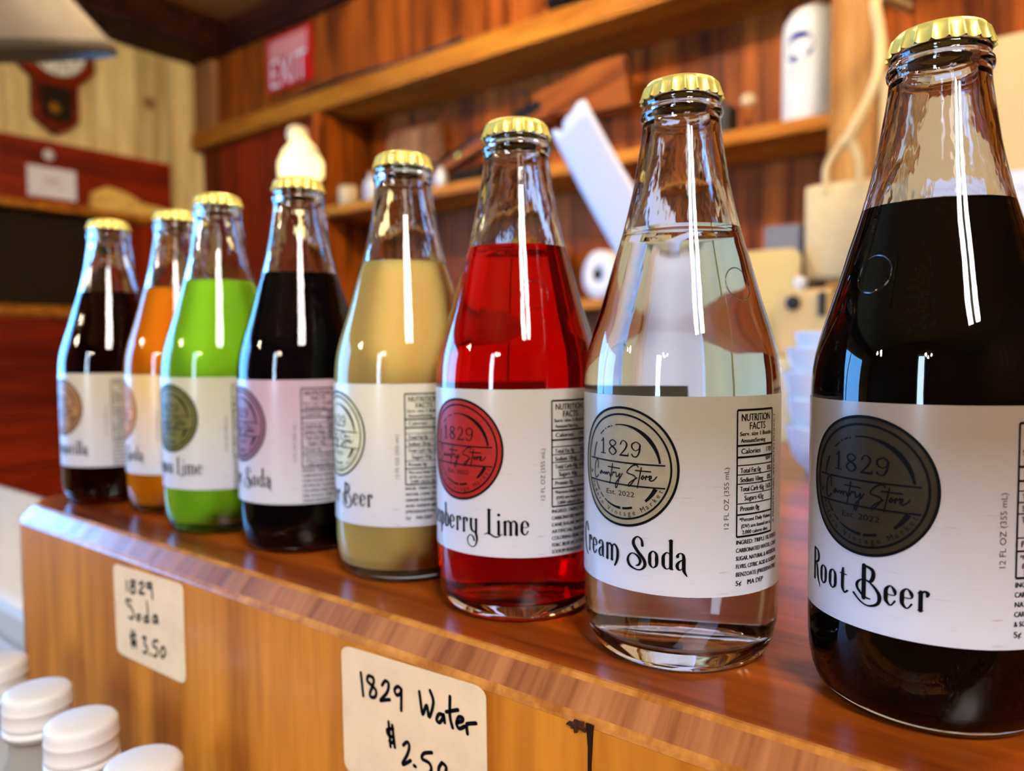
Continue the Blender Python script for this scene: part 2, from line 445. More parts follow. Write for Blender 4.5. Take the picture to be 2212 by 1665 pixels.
# ---------------------------------------------------------------- lamps outside the picture; the aisle pair is added light
def pendant(x, y, z, label, n=3, bm='bulb'):
    t = empty('pendant_lamp', (x, y, z)); tag(t, label, 'lamp', 'pendant lamps with bare bulbs')
    tube('cord', [(0, 0, .12), (0, 0, CZ - z - .02)], .004, M['black'], t, 6)
    lathe('canopy', [(0, CZ - z - .035), (.05, CZ - z - .03), (.055, CZ - z - .005), (0, CZ - z - .004)], M['brass'], t, 24)
    lathe('hub', [(0, .09), (.03, .095), (.03, .125), (0, .13)], M['brass'], t, 20)
    for k in range(n):
        a = 2 * math.pi * k / n + .5; cx, cyy = .10 * math.cos(a), .10 * math.sin(a)
        arm = tube('arm', catmull([(0, 0, .11), (cx * .6, cyy * .6, .10), (cx, cyy, .06)], 4), .006, M['brass'], t, 8)
        lathe('socket', [(0, .035), (.016, .036), (.018, .062), (0, .064)], M['brass'], arm, 16, (cx, cyy, 0))
        lathe('bulb', [(0, -.03), (.018, -.026), (.028, -.008), (.028, .008), (.016, .028), (.012, .036), (0, .037)], M[bm], arm, 16, (cx, cyy, 0))
    return t
pendant(-1.45, -1.35, 1.86, 'brass pendant lamp with three bare bulbs over the shop floor, nearer the window')
pendant(.13, -1.75, 1.86, 'brass pendant lamp with three bare bulbs over the shop floor, farther from the window')
pendant(.35, 1.0, 2.36, 'added unseen pendant lamp with three bare bulbs brightening the back wall, nearer the jar', 3, 'bulb_aisle_fill')  # this pendant and the next are added to brighten the back wall
pendant(-1.25, .95, 2.36, 'added unseen pendant lamp with three bare bulbs brightening the back wall, nearer the clock', 3, 'bulb_aisle_fill')

fx = empty('ceiling_light', (1.25, -.85, 2.52), math.atan2(-1.01, 1.25)); tag(fx, 'ceiling light fitting with two lit white diffuser strips', 'light')
box('housing', -.58, .58, -.28, .28, 0, .06, M['white'], fx, b=.006)
for y in (-.15, .15): box('diffuser', -.54, .54, y - .095, y + .095, -.03, -.001, M['tube'], fx, b=.012)

# ---------------------------------------------------------------- left wall: clock, hutch, card, lamp shade
def wall_y(y, z, x=WX0): return Vector((x, y, z))
ck = empty('wall_clock', (WX0 + .002, 1.33, 1.995)); tag(ck, 'brown octagonal schoolhouse wall clock with white face and brass pendulum', 'clock')
def yz_prism(name, outline, x0, x1, mat, parent):
    n = len(outline); V = [(x0, y, z) for y, z in outline] + [(x1, y, z) for y, z in outline]
    F = [tuple(range(n))[::-1], tuple(range(n, 2 * n))] + [(i, (i + 1) % n, (i + 1) % n + n, i + n) for i in range(n)]
    return link(name, mesh(name, V, F, mat), parent)
cz = .345
yz_prism('case_head', [(.165 * math.cos(math.radians(22.5 + 45 * k)), cz + .165 * math.sin(math.radians(22.5 + 45 * k))) for k in range(8)], 0, .05, M['red_wood'], ck)
def yz_ring(name, r0, r1, x0, x1, zc, mat, parent, n=40):
    V = []
    for r, x in ((r0, x0), (r1, x0), (r1, x1), (r0, x1)): V += [(x, r * math.cos(2 * math.pi * k / n), zc + r * math.sin(2 * math.pi * k / n)) for k in range(n)]
    F = [(a * n + k, a * n + (k + 1) % n, ((a + 1) % 4) * n + (k + 1) % n, ((a + 1) % 4) * n + k) for a in range(4) for k in range(n)]
    return link(name, mesh(name, V, F, mat), parent)
yz_ring('bezel', .112, .122, .05, .06, cz, M['brass'], ck)
yz_prism('face', [(.113 * math.cos(2 * math.pi * k / 40), cz + .113 * math.sin(2 * math.pi * k / 40)) for k in range(40)], .05, .054, M['white'], ck)
for k in range(12):
    a = math.radians(30 * k); box('hour_mark', .054, .0555, .092 * math.sin(a) - .004, .092 * math.sin(a) + .004, cz + .092 * math.cos(a) - .008, cz + .092 * math.cos(a) + .008, M['black'], ck)
for a, l in ((35, .05), (160, .08)):
    a = math.radians(a); tube('hand', [(.057, 0, cz), (.057, l * math.sin(a), cz + l * math.cos(a))], .003, M['black'], ck, 6)
yz_prism('case_waist', [(-.085, .06), (-.05, .03), (0, 0), (.05, .03), (.085, .06), (.085, .22), (-.085, .22)], 0, .045, M['red_wood'], ck)
yz_prism('waist_glass', [(-.06, .065), (0, .045), (.06, .065), (.06, .19), (-.06, .19)], .045, .048, M['dark'], ck)
yz_prism('pendulum', [(-.012 + .024 * math.cos(2 * math.pi * k / 20), .10 + .024 * math.sin(2 * math.pi * k / 20)) for k in range(20)], .049, .054, M['brass'], ck)

hu = empty('hutch', (WX0, 1.2, 0)); tag(hu, 'red-brown wooden hutch with a dark panel and plank base against the pine wall', 'hutch')
def hp(name, x0, x1, y0, y1, z0, z1, mat, parent=hu, b=.004): return box(name, x0, x1, y0 - 1.2, y1 - 1.2, z0, z1, mat, parent, b=b)
hp('header', 0, .06, .85, 1.80, 1.70, 1.955, M['red_wood'])
hp('ledge', 0, .10, .85, 1.80, 1.668, 1.70, M['shelf'])
hp('dark_panel', 0, .03, .85, 1.475, 1.285, 1.668, M['dark'])
hp('side_panel', 0, .05, 1.476, 1.80, 0, 1.668, M['red_wood_v'])
hp('rail', 0, .08, .85, 1.475, 1.245, 1.285, M['shelf'])
for i in range(6): hp('plank', 0, .06 + .004 * (i % 2), .85, 1.475, .04 + i * .2, .04 + i * .2 + .197, M['red_wood'])
cd = box('notice_card', WX0 + .062, WX0 + .066, 1.205, 1.385, 1.725, 1.846, M['paper'], b=0); tag(cd, 'small white notice card propped on the ledge of the red-brown hutch', 'card')
ik = Ink(); ik.stroke([(-30, 0), (-12, 8), (0, -6), (14, 9), (30, 2)], 7.0); ik.line(-50, -25, 50, -25, 2.5)
ik.build('print', plain('card_print', S(170, 120, 110), .7), lambda x, y: (.0022, x / 1000, .065 + y / 1000), cd)
kn = lathe('porcelain_ball', [(0, 0), (.018, .002), (.022, .014), (.014, .026), (0, .03)], M['ceramic'], None, 20, (WX0 + .061, 1.283, 1.895)); kn.rotation_euler = (0, math.pi / 2, 0)
tag(kn, 'white round porcelain ball fixed on the red-brown hutch above the notice card', 'ornament')
gd = prism('carved_plaque', [(-.17, 0), (.18, 0), (.19, .03), (.12, .045), (.05, .05), (-.02, .085), (-.10, .10), (-.16, .07)], -.012, .012, plain('gold_wood', S(232, 184, 92), .4, noise=.2, nscale=30), None, (WX0 + .082, 1.60, 1.7005))
gd.rotation_euler = (0, 0, math.pi / 2); tag(gd, 'low golden carved plaque resting on the hutch ledge', 'plaque')

ls = empty('lamp_shade_pendant', (-1.560, .525, 1.628)); ls.rotation_euler = (math.radians(16), math.radians(10), 0)
tag(ls, 'wide grey lamp shade hanging in the upper left corner', 'lamp')
lathe('shade', [(.178, 0), (.181, .003), (.181, .016), (.135, .085), (.09, .145), (.04, .18), (.037, .177), (.087, .141), (.131, .08), (.176, .014), (.176, 0), (.178, 0)], M['shade'], ls, 72)
lathe('rim_band', [(.1825, -.001), (.185, 0), (.185, .018), (.1825, .019), (.1815, .010), (.1825, -.001)], plain('dark_rim', S(70, 62, 46), .6), ls, 72)
tube('cord', [(0, 0, .175), (-.2, .06, .90)], .005, M['black'], ls, 8)

# ---------------------------------------------------------------- back wall things
ex = empty('exit_sign', (-2.715, 1.968, 2.205)); tag(ex, 'red exit sign with white lettering on the upper boards of the back wall', 'sign')
box('sign_board', -.158, .158, -.004, .003, 0, .228, M['sign_red'], ex, b=.002)
box('faded_band', -.135, .128, -.0055, -.0042, .135, .21, M['sign_pink'], ex)
ik = Ink()
ik.text('EXIT', 0, 0, 116, 258, 'c')
ik.build('lettering', M['sign_white'], lambda x, y: (x / 1000 - .004, -.0062, .014 + y / 1000), ex)

tw = tube('dark_rod', catmull([(-.55, 0, 0), (-.2, -.01, .012), (.1, 0, .004), (.42, .01, .016)], 5), [.006 + .004 * (i % 5) / 5 for i in range(16)], M['gun_metal'], None, 8, (-2.15, 1.95, 2.137))
tag(tw, 'thin dark stick lying along the ledge below the exit sign', 'stick')
rd = tube('dark_rod', [(-.32, 0, 0), (.32, .02, .05)], .028, M['gun_metal'], None, 10, (-1.05, 1.958, 2.16)); tag(rd, 'thick dark rod lying on the ledge at the top of the picture', 'rod')

fg = empty('night_light', (-2.555, 1.90, 1.805)); tag(fg, 'glowing cream glass bird-shaped night light by the wall shelves', 'lamp')
lathe('body', [(0, -.06), (.06, -.055), (.088, -.01), (.09, .04), (.07, .09), (.04, .125), (.028, .14), (0, .142)], M['figure'], fg, 32)
hd = lathe('head', [(0, -.04), (.03, -.03), (.042, 0), (.034, .028), (0, .042)], emit('glass_head', (1, .82, .45, 1), L_FIGURE * .25), fg, 24, (-.022, 0, .16))
wv, wf = lathe_vf([(0, -.07), (.03, -.05), (.045, 0), (.03, .05), (0, .07)], 20)
for sx in (-1, 1): link('wing', mesh('wing', [(x * .6 + sx * .06, y, z + .035) for x, y, z in wv], wf, emit('glass_wing', (1, .84, .5, 1), L_FIGURE * .3), True), fg)
box('bracket', -.03, .03, .0, .084, -.075, -.062, M['brown_h'], fg, b=.002)

mk = empty('musket', (-1.62, 2.06, 1.85)); mk.rotation_euler = (0, -math.radians(16.5), 0); tag(mk, 'old long musket with wooden stock displayed aslant on the wall shelf', 'musket')
tube('barrel', [(-.42, 0, .03), (.16, 0, .03)], [.013, .017], M['gun_metal'], mk, 12)
prism('stock', [(-.36, -.012), (.10, -.02), (.17, -.05), (.20, -.045), (.30, -.10), (.46, -.15), (.48, .0), (.36, .03), (.24, .035), (.16, .045), (.10, .03), (-.36, .012)], -.02, .02, M['stock'], mk)
box('lock_plate', .05, .16, -.026, -.02, -.01, .025, M['gun_metal'], mk)
tube('hammer', catmull([(.11, -.03, .02), (.13, -.03, .06), (.10, -.03, .08)], 4), .006, M['gun_metal'], mk, 8)
for x in (-.22, .04): lathe('barrel_band', [(.0, 0)] and [(.022, -.008), (.023, 0), (.022, .008)], M['brass'], mk, 16, (x, 0, .012)).rotation_euler = (0, math.pi / 2, 0)

wbd = prism('wooden_board', rrect(-.15, .15, 0, .30, .05), -.012, .012, M['grey_board'], None, (-2.17, 2.16, 1.673)); tag(wbd, 'pale weathered board with rounded corners leaning in the shelf recess', 'board')
st = tube('twig', catmull([(0, 0, 0), (.02, 0, .12), (-.02, 0, .2), (.05, 0, .30)], 5), .006, M['brown_v'], None, 8, (-2.0, 2.10, 1.678)); tag(st, 'thin brown twig standing in front of the weathered board', 'twig')
cn = empty('pillar_candle', (-2.385, 2.0, 1.672)); tag(cn, 'short cream pillar candle at the left end of the shelf', 'candle')
lathe('wax', [(0, 0), (.04, 0), (.041, .07), (.036, .078), (.03, .072), (0, .07)], M['candle'], cn, 28); tube('wick', [(0, 0, .07), (.002, 0, .088)], .0015, M['black'], cn, 6)
def bottle_on_shelf(x, y, z, r, h, mat, label):
    t = empty('small_bottle', (x, y, z)); tag(t, label, 'bottle')
    lathe('body', [(0, 0), (r, 0), (r, h * .6), (r * .45, h * .75), (r * .42, h * .9), (0, h * .9)], mat, t, 24)
    lathe('stopper', [(0, h * .9), (r * .5, h * .9), (r * .5, h), (0, h)], M['brown_h'], t, 20)
bottle_on_shelf(-2.24, 1.99, 1.672, .028, .12, M['ceramic'], 'slim white bottle on the shelf beside the candle')
bottle_on_shelf(-1.87, 1.99, 1.672, .022, .085, M['ceramic'], 'tiny white bottle on the shelf under the musket')
bk = box('dark_book', -1.80, -1.66, 1.97, 2.10, 1.6725, 1.72, M['dark'], b=.003); tag(bk, 'small dark book lying on the shelf under the musket', 'book')

jr = empty('stoneware_jar', (-.605, 2.045, 1.672)); tag(jr, 'tall white stoneware jar with a round cobalt blue emblem', 'jar')
JR = .073
lathe('body', [(0, 0), (JR - .004, 0), (JR, .006), (JR, .235), (JR - .004, .262), (JR - .018, .285), (JR - .035, .296), (.03, .30), (0, .30)], M['jar_glaze'], jr, 56)
def jmap(ang): return lambda x, y: ((JR + .0006) * math.cos(ang + x / 1000 / JR), (JR + .0006) * math.sin(ang + x / 1000 / JR), y / 1000)
ik = Ink()
for q in range(20, 38): ik.line(-math.sqrt(38.5 ** 2 - q * q), 185 + q, math.sqrt(38.5 ** 2 - q * q), 185 + q, 1.1)
ik.arc(0, 185, 37, -75, 28, 3.0); ik.arc(0, 185, 37, 152, 285, 3.0)
ik.stroke([(-24, 156, 4), (-16, 162, 12), (-9, 158, 14), (-12, 152, 5)]); ik.stroke([(18, 160, 3), (27, 168, 8), (31, 178, 3)]); ik.stroke([(-20, 198, 3), (-15, 190, 2)])
ik.build('emblem', M['blue'], jmap(math.radians(-101)), jr)
ik = Ink()
for x0 in (-22, -6, 12): ik.stroke([(x0 - 5, 128), (x0, 136), (x0 + 5, 127), (x0 - 2, 120), (x0 + 6, 115)], 2.6)
for x0 in (-14, 4): ik.stroke([(x0 - 5, 104), (x0, 98), (x0 + 5, 106), (x0 + 2, 112)], 2.6)
ik.build('lettering', M['ink_grey'], jmap(math.radians(-101)), jr)

kb = lathe('shelf_knob', [(0, -.02), (.014, -.014), (.02, 0), (.014, .014), (0, .02)], M['candle'], None, 20, (-.765, 2.02, 1.765)); tag(kb, 'small pinkish ball finial beside the clear bottle cap', 'finial')
tube('stem', [(0, 0, -.092), (0, 0, -.018)], .006, M['brown_h'], kb, 8)
dk = box('dark_tin', -.845, -.795, 1.96, 2.03, 1.6725, 1.752, M['black'], b=.003); tag(dk, 'small black tin on the upper shelf behind the clear bottle', 'tin')
fc = box('framed_card', -1.86, -1.735, 2.166, 2.182, 1.44, 1.545, M['grey'], b=.003); tag(fc, 'small white framed card hanging in the middle shelf recess', 'frame'); box('card', -.055, .055, -.0095, -.0085, .012, .092, M['sign_white'], fc)
mb = empty('mustard_bowl', (-1.52, 2.06, 1.2515)); tag(mb, 'wide mustard yellow enamel bowl on the lower shelf', 'bowl')
lathe('bowl', [(0, 0), (.07, 0), (.075, .01), (.10, .05), (.118, .11), (.122, .17), (.126, .174), (.124, .178), (.118, .174), (.113, .11), (.095, .055), (.06, .02), (0, .016)], M['mustard'], mb, 48); lathe('foot', [(.05, -.0), (.078, .0), (.076, .012), (.05, .012)], M['mustard'], mb, 40)
pr_ = empty('paper_roll', (-1.185, 1.985, 1.322)); tag(pr_, 'round white paper roll with dark hollow core on the lower shelf', 'paper roll')
pr_.rotation_euler = (math.pi / 2, 0, math.radians(-18))
lathe('paper', [(.018, -.035), (.071, -.035), (.072, -.03), (.072, .03), (.071, .035), (.018, .035), (.018, -.035)], M['sign_white'], pr_, 44); lathe('core', [(.012, -.036), (.019, -.036), (.019, .036), (.012, .036), (.012, -.036)], M['dark'], pr_, 28)
lathe('core_end', [(0, .02), (.0125, .02)], M['dark'], pr_, 28)
gb = box('grey_box', -.70, -.61, 1.97, 2.09, 1.2505, 1.415, M['grey'], b=.004); tag(gb, 'small grey box on the lower shelf behind the pale yellow board', 'box')
bb = box('black_box', -.608, -.56, 1.97, 2.09, 1.2505, 1.41, M['black'], b=.004); tag(bb, 'small black box beside the grey box on the lower shelf', 'box')

# things on the back counter
yb = prism('chopping_board', rrect(-.075, .075, 0, .205, .022), -.008, .008, M['yellow_board'], None, (-.525, 1.45, 1.0855)); yb.rotation_euler = (math.radians(-6), 0, 0); tag(yb, 'pale yellow chopping board with rounded corners leaning behind the clear bottle', 'chopping board')
tb = empty('canvas_tote', (-.375, 1.50, 1.235)); tag(tb, 'tan canvas tote bag hanging by a long beige strap from the post', 'bag')
import bmesh as _bm
def puffy(name, x0, x1, y0, y1, z0, z1, mat, parent, b=.02):
    v, f = box_vf(x0, x1, y0, y1, z0, z1, b); o = link(name, mesh(name, v, f, mat, True), parent); return o
puffy('bag_body', -.075, .085, -.022, .03, -.008, .172, M['canvas'], tb, .012)
tube('handle', catmull([(-.035, -.018, .15), (-.034, -.02, .20), (-.012, -.02, .235), (.0, -.02, .25), (.012, -.02, .235), (.024, -.02, .20), (.022, -.018, .15)], 6), .007, M['strap'], tb, 8)
tube('strap', catmull([(-.003, -.02, .235), (.02, -.02, .28), (.045, -.02, .33), (.052, -.01, .37), (.045, .02, .43), (.03, .06, .52), (.02, .40, .62)], 6), .010, M['strap'], tb, 8)
hkk = tube('wall_hook', catmull([(0, .02, 0), (0, -.02, -.01), (0, -.04, .0), (0, -.04, .02)], 4), .004, M['black'], None, 8, (-.355, 1.93, 1.86)); tag(hkk, 'black hook holding the strap of the tan tote bag', 'hook')
tgb = empty('tan_box', (-.418, 1.42, 1.0855)); tag(tgb, 'small tan box with a white knob and dark round opening under the tote bag', 'box')
box('body', -.045, .05, -.05, .05, 0, .118, M['tan_card'], tgb, b=.006)
lathe('knob', [(0, 0), (.006, .001), (.007, .006), (.012, .012), (.012, .02), (.006, .027), (0, .028)], M['ceramic'], tgb, 24, (-.018, 0, .118))
op = lathe('opening', [(0, 0), (.013, 0), (.014, .002), (.013, .004), (0, .003)], M['black'], tgb, 28, (-.015, -.0505, .095)); op.rotation_euler = (math.pi / 2, 0, 0)
lv = box('side_lever', .03, .042, -.06, -.045, .07, .112, M['black'], tgb, b=.002)
bd = prism('tan_board', rrect(-.19, .30, 0, .475, .045), -.007, .007, M['tan_card'], None, (-.10, 1.32, 1.0855)); bd.rotation_euler = (math.radians(-4), 0, 0); tag(bd, 'large tan board with rounded corners standing behind the root beer bottle', 'board')
pp = prism('paper_sheet', [(-.125, 0), (.09, 0), (.09, .262), (-.125, .268)], -.0006, .0006, M['paper'], None, (-.11, 1.27, 1.0855)); pp.rotation_euler = (math.radians(-4), 0, 0); tag(pp, 'white paper sheet with faint grey handwriting leaning on the tan board', 'paper')
ik = Ink()
for j, zz in enumerate((235, 200, 168, 130)):
    x = -95
    while x < 70:
        l = random.uniform(12, 26); ik.stroke([(x, zz), (x + l * .25, zz + random.uniform(3, 8)), (x + l * .5, zz - 2), (x + l * .75, zz + random.uniform(1, 6)), (x + l, zz)], 1.3); x += l + 9
ik.build('handwriting', M['ink_grey'], lambda x, y: (x / 1000, -.0011, y / 1000), pp)

# ---------------------------------------------------------------- the wooden counter
M['top_wood'] = wood('counter_top_wood', S(92, 30, 4), S(184, 88, 20), 0, 34, .28, coat=.35, bump=.05, spec=.4)
M['edge_wood'] = wood('counter_edge_wood', S(128, 68, 32), S(182, 114, 64), (1, 2), 70, .26, coat=.5, bump=.3, spec=.5)
M['edge_highlight'] = wood('edge_highlight_wood', S(150, 84, 28), S(208, 136, 60), 1, 60, .3, coat=.3)  # paler wood colour painting highlight lines along both chamfer edges
M['front_wood'] = wood('counter_front_wood', S(148, 82, 12), S(200, 126, 32), 2, 30, .36, coat=.2, bump=.12, spec=.4)
CT = 1.0
def plan(x0, x1, y0, y1, r, n=8, left=True):
    """counter outline, rounded at its left end"""
    out = [(x1, y0), (x1, y1)]
    if left:
        out += [(x0 + r + r * math.cos(math.radians(90 + 90 * k / n)), y1 - r + r * math.sin(math.radians(90 + 90 * k / n))) for k in range(n + 1)]
        out += [(x0 + r + r * math.cos(math.radians(180 + 90 * k / n)), y0 + r + r * math.sin(math.radians(180 + 90 * k / n))) for k in range(n + 1)]
    else: out += [(x0, y1), (x0, y0)]
    return out
ct = empty('wooden_counter', (0, .5, 0)); tag(ct, 'thick warm brown wooden counter with chamfered edge carrying the row of soda bottles', 'counter')
def stack(name, rings, mats, idx, parent):
    n = len(rings[0][0]); V = []; F = []; I = []
    for pts, z in rings: V += [(x, y - .5, z) for x, y in pts]
    for a in range(len(rings) - 1):
        for k in range(n):
            F.append((a * n + k, a * n + (k + 1) % n, (a + 1) * n + (k + 1) % n, (a + 1) * n + k)); I.append(idx[a])
    F.append(tuple(range((len(rings) - 1) * n, len(rings) * n))); I.append(idx[-1])
    F.append(tuple(range(n))[::-1]); I.append(idx[0])
    return link(name, mesh(name, V, F, mats, False, I), parent)
C1 = .0095
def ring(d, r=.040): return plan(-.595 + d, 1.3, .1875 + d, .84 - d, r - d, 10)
sl = stack('top_slab', [(ring(.0), CT - C1 - .0012), (ring(.0004), CT - C1 + .0002), (ring(.0016), CT - C1 + .0016), (ring(C1 - .0014), CT - .0012), (ring(C1 + .0003), CT - .0001), (ring(C1 + .0016), CT)], [M['edge_highlight'], M['edge_wood'], M['top_wood']], [0, 0, 1, 0, 0, 2], ct)
stack('base_block', [(plan(-.595, -.1183, .1875, .84, .04, 10), .55), (plan(-.595, -.1183, .1875, .84, .04, 10), CT - C1 - .0013)], [M['front_wood']], [0, 0], ct)
stack('base_block', [(plan(-.1170, 1.3, .1875, .84, 0, 10, False), .55), (plan(-.1170, 1.3, .1875, .84, 0, 10, False), CT - C1 - .0013)], [M['front_wood']], [0, 0], ct)
box('plinth', -.5, 1.3, .23 - .5, .34, 0, .55, M['brown_v'], ct)
_k = random.Random(11); _n = 18; kv = [(-.1222, .1866 - .5, .9888)]; kf = []
for k in range(_n):
    a = 2 * math.pi * k / _n; q = _k.uniform(.5, 1.25)
    kv.append((-.1222 + .0034 * q * math.cos(a), .1869 - .5, .9888 + .0022 * q * math.sin(a) + .0006 * math.cos(a)))
kf = [(0, 1 + (k + 1) % _n, 1 + k) for k in range(_n)]
link('knot', mesh('knot', kv, kf, plain('dark_knot', S(58, 28, 12), .6, noise=.5, nscale=500, spec=.1)), ct)
prism('crack', [(-.1188, .9905), (-.1162, .9905), (-.1166, .984), (-.11735, .972), (-.1175, .955), (-.1179, .955), (-.1182, .97), (-.1181, .983)], .1871 - .5, .1876 - .5, plain('crack_shadow_wood', S(40, 18, 8), .8, spec=.05), ct)

# ---------------------------------------------------------------- price stickers on the counter front
M['sticker'] = plain('cream_sticker', S(224, 194, 150), .6, noise=.08, nscale=60)
def sticker(corners, strokes, w, label):
    cx = sum(c[0] for c in corners) / 4; czz = min(c[1] for c in corners)
    (ax, az), (bx, bz), (cx2, cz2), (dx, dz) = corners      # TL TR BR BL
    t = empty('price_sticker', (cx, .1873, czz)); tag(t, label, 'sticker', 'handwritten price stickers on the counter front')
    out = []; rr = .07
    for px, pz in rrect(0, 1, 0, 1, rr, 5):
        x = (1 - px) * (1 - pz) * dx + px * (1 - pz) * cx2 + (1 - px) * pz * ax + px * pz * bx
        z = (1 - px) * (1 - pz) * dz + px * (1 - pz) * cz2 + (1 - px) * pz * az + px * pz * bz
        out.append((x - cx, z - czz))
    prism('paper', out, -.0004, 0, M['sticker'], t)
    ik = Ink()
    for s_ in strokes: ik.stroke(s_, w)
    ik.build('handwriting', M['marker'], lambda x, y: (x / 1000 - cx, -.0005, 1 + y / 1000 - czz), t)
SODA = [[(-410.9, -21.1), (-410.5, -26.5)], [(-401.0, -19.6), (-405.5, -20.1), (-405.7, -22.3), (-402.0, -22.7), (-401.4, -25.1), (-405.2, -26.6), (-406.6, -24.6), (-402.7, -21.7), (-401.0, -19.6)], [(-396.7, -20.2), (-392.9, -18.4), (-392.3, -20.4), (-397.0, -24.9), (-391.1, -24.1)], [(-384.3, -17.5), (-387.9, -18.2), (-388.1, -20.3), (-384.5, -19.6), (-383.6, -17.0), (-382.7, -25.2)], [(-406.3, -31.1), (-411.6, -31.5), (-411.0, -33.6), (-406.5, -34.8), (-403.7, -37.9), (-406.2, -40.9), (-409.2, -40.5)], [(-398.5, -36.7), (-400.8, -39.4), (-397.9, -39.8), (-396.3, -37.3), (-398.5, -36.7)], [(-388.6, -35.6), (-391.9, -37.1), (-392.1, -39.3), (-389.2, -38.6), (-388.0, -36.2)], [(-388.9, -27.9), (-387.5, -38.7)], [(-378.8, -33.2), (-381.9, -34.2), (-382.7, -37.2), (-379.9, -36.8), (-378.8, -33.2), (-377.6, -37.1)], [(-407.3, -47.4), (-406.4, -56.7)], [(-404.3, -46.7), (-402.3, -55.7)], [(-402.2, -48.8), (-408.0, -50.5), (-406.9, -52.5), (-402.4, -52.5), (-403.3, -54.1), (-407.8, -54.5)], [(-394.8, -48.5), (-391.2, -47.6), (-393.1, -51.3), (-390.0, -52.7), (-391.7, -56.0), (-394.6, -56.0)], [(-387.8, -55.6), (-386.7, -55.6)], [(-378.4, -46.4), (-382.4, -47.3), (-383.5, -50.1), (-379.4, -50.8), (-380.3, -54.6), (-383.8, -55.4)], [(-374.2, -48.8), (-376.0, -52.1), (-374.1, -54.0), (-370.9, -50.8), (-372.1, -48.3), (-374.2, -48.8)]]
WATER = [[(-220.5, -21.0), (-219.3, -29.7)], [(-213.4, -21.0), (-216.0, -21.0), (-216.9, -23.0), (-214.6, -24.2), (-212.0, -25.6), (-212.4, -28.0), (-214.7, -28.9), (-215.4, -27.6), (-213.9, -24.5), (-213.1, -22.0), (-213.8, -20.9)], [(-208.6, -22.6), (-206.8, -20.5), (-205.0, -21.0), (-205.7, -24.3), (-209.1, -28.1), (-209.5, -28.7), (-206.5, -27.6), (-204.4, -26.9)], [(-198.2, -21.2), (-200.0, -20.7), (-201.8, -22.4), (-200.7, -24.1), (-198.6, -22.8), (-198.2, -21.2), (-198.4, -29.2)], [(-188.9, -19.5), (-187.7, -26.5), (-187.0, -26.8), (-185.3, -23.4), (-184.1, -27.4), (-182.0, -21.4), (-183.6, -17.6)], [(-177.9, -24.5), (-179.5, -25.0), (-180.5, -27.2), (-179.2, -27.8), (-177.6, -25.9), (-177.2, -24.1), (-176.6, -27.0)], [(-174.0, -17.0), (-174.1, -23.9), (-172.9, -27.7)], [(-175.9, -23.0), (-170.3, -20.6)], [(-171.0, -25.3), (-168.5, -24.0), (-168.2, -22.8), (-170.0, -23.1), (-171.0, -25.7), (-169.8, -27.0), (-167.3, -25.5)], [(-166.1, -27.7), (-166.4, -24.8), (-165.5, -24.0), (-162.2, -22.8)], [(-205.3, -35.6), (-204.4, -44.8)], [(-203.3, -36.3), (-202.1, -44.3)], [(-202.8, -37.4), (-206.1, -38.9), (-205.4, -40.7), (-202.6, -40.9), (-203.2, -42.9), (-205.0, -42.9)], [(-197.6, -42.0), (-195.4, -40.1), (-194.4, -41.5), (-195.5, -44.8), (-198.0, -49.0), (-197.0, -48.9), (-193.8, -46.5)], [(-192.1, -47.8), (-191.3, -47.9)], [(-183.0, -39.9), (-186.9, -41.5), (-188.0, -43.8), (-184.7, -44.1), (-183.4, -45.6), (-184.1, -47.6), (-186.7, -49.3)], [(-178.1, -41.9), (-179.7, -44.4), (-179.5, -47.2), (-177.6, -47.2), (-176.1, -43.1), (-178.1, -41.9)]]
sticker(((-.4266, .9858), (-.3521, .9882), (-.3519, .9378), (-.4245, .9362)), SODA, 1.55, 'cream sticker reading 1829 Soda $3.50 near the rounded counter end')
sticker(((-.2321, .9872), (-.1580, .9903), (-.1574, .9400), (-.2313, .9370)), WATER, 1.45, 'cream sticker reading 1829 Water $2.50 below the red bottle')

# ---------------------------------------------------------------- soda bottles
R_B = .0330
LEVEL = .1425
OUT = [(0, .0030), (.014, .0026), (.021, .0012), (.0245, .0), (.0268, .0002), (.0286, .0012), (.0303, .0034), (.0316, .0068), (.0325, .0115), (.0329, .0165), (.0330, .0230), (.0330, .0400), (.0330, .0650), (.0330, .0885), (.03285, .0925), (.0325, .0965), (.0319, .1005), (.0309, .1047), (.0297, .1090), (.0281, .1140), (.0264, .1195), (.0248, .1250), (.0231, .1310), (.0214, .1365), (.01965, .1425), (.0184, .1475), (.0170, .1535), (.0157, .1595), (.0147, .1660), (.0138, .1720), (.01325, .1760), (.0130, .1785), (.0131, .1795), (.0136, .1803), (.0138, .1814), (.0136, .1825), (.0130, .1832), (.01275, .1838), (.0128, .1843), (.0130, .1848), (.0130, .1854), (.0124, .1862), (.0116, .1880), (.0114, .1908), (.0108, .1914)]
INN = [(.0095, .1914), (.0093, .1870), (.0095, .1800), (.0104, .1735), (.0117, .1665), (.0136, .1590), (.0150, .1530), (.0163, .1475), (.0175, .1425)]
INN_BODY = [(.0175, .1425), (.0192, .1365), (.0209, .1310), (.0226, .1250), (.0243, .1193), (.0261, .1137), (.0277, .1082), (.0289, .1035), (.0299, .0990), (.0304, .0950), (.0307, .0885), (.0308, .0650), (.0308, .0400), (.0308, .0200), (.0303, .0140), (.0290, .0095), (.0265, .0068), (.0200, .0060), (.0, .0066)]
M['glass'] = glass('bottle_glass', 1.5, (1, 1, 1, 1), 0, wave=.05, wscale=70)
M['glass_inner'] = glass('bottle_glass_inside', 1.5, (1, 1, 1, 1), 0.0, wave=.22, wscale=110)
M['thin'] = thin_glass('bottle_wall', .02)
M['gold'] = plain('gold_crown_cap', S(236, 216, 112), .38, .6, noise=.08, nscale=300)
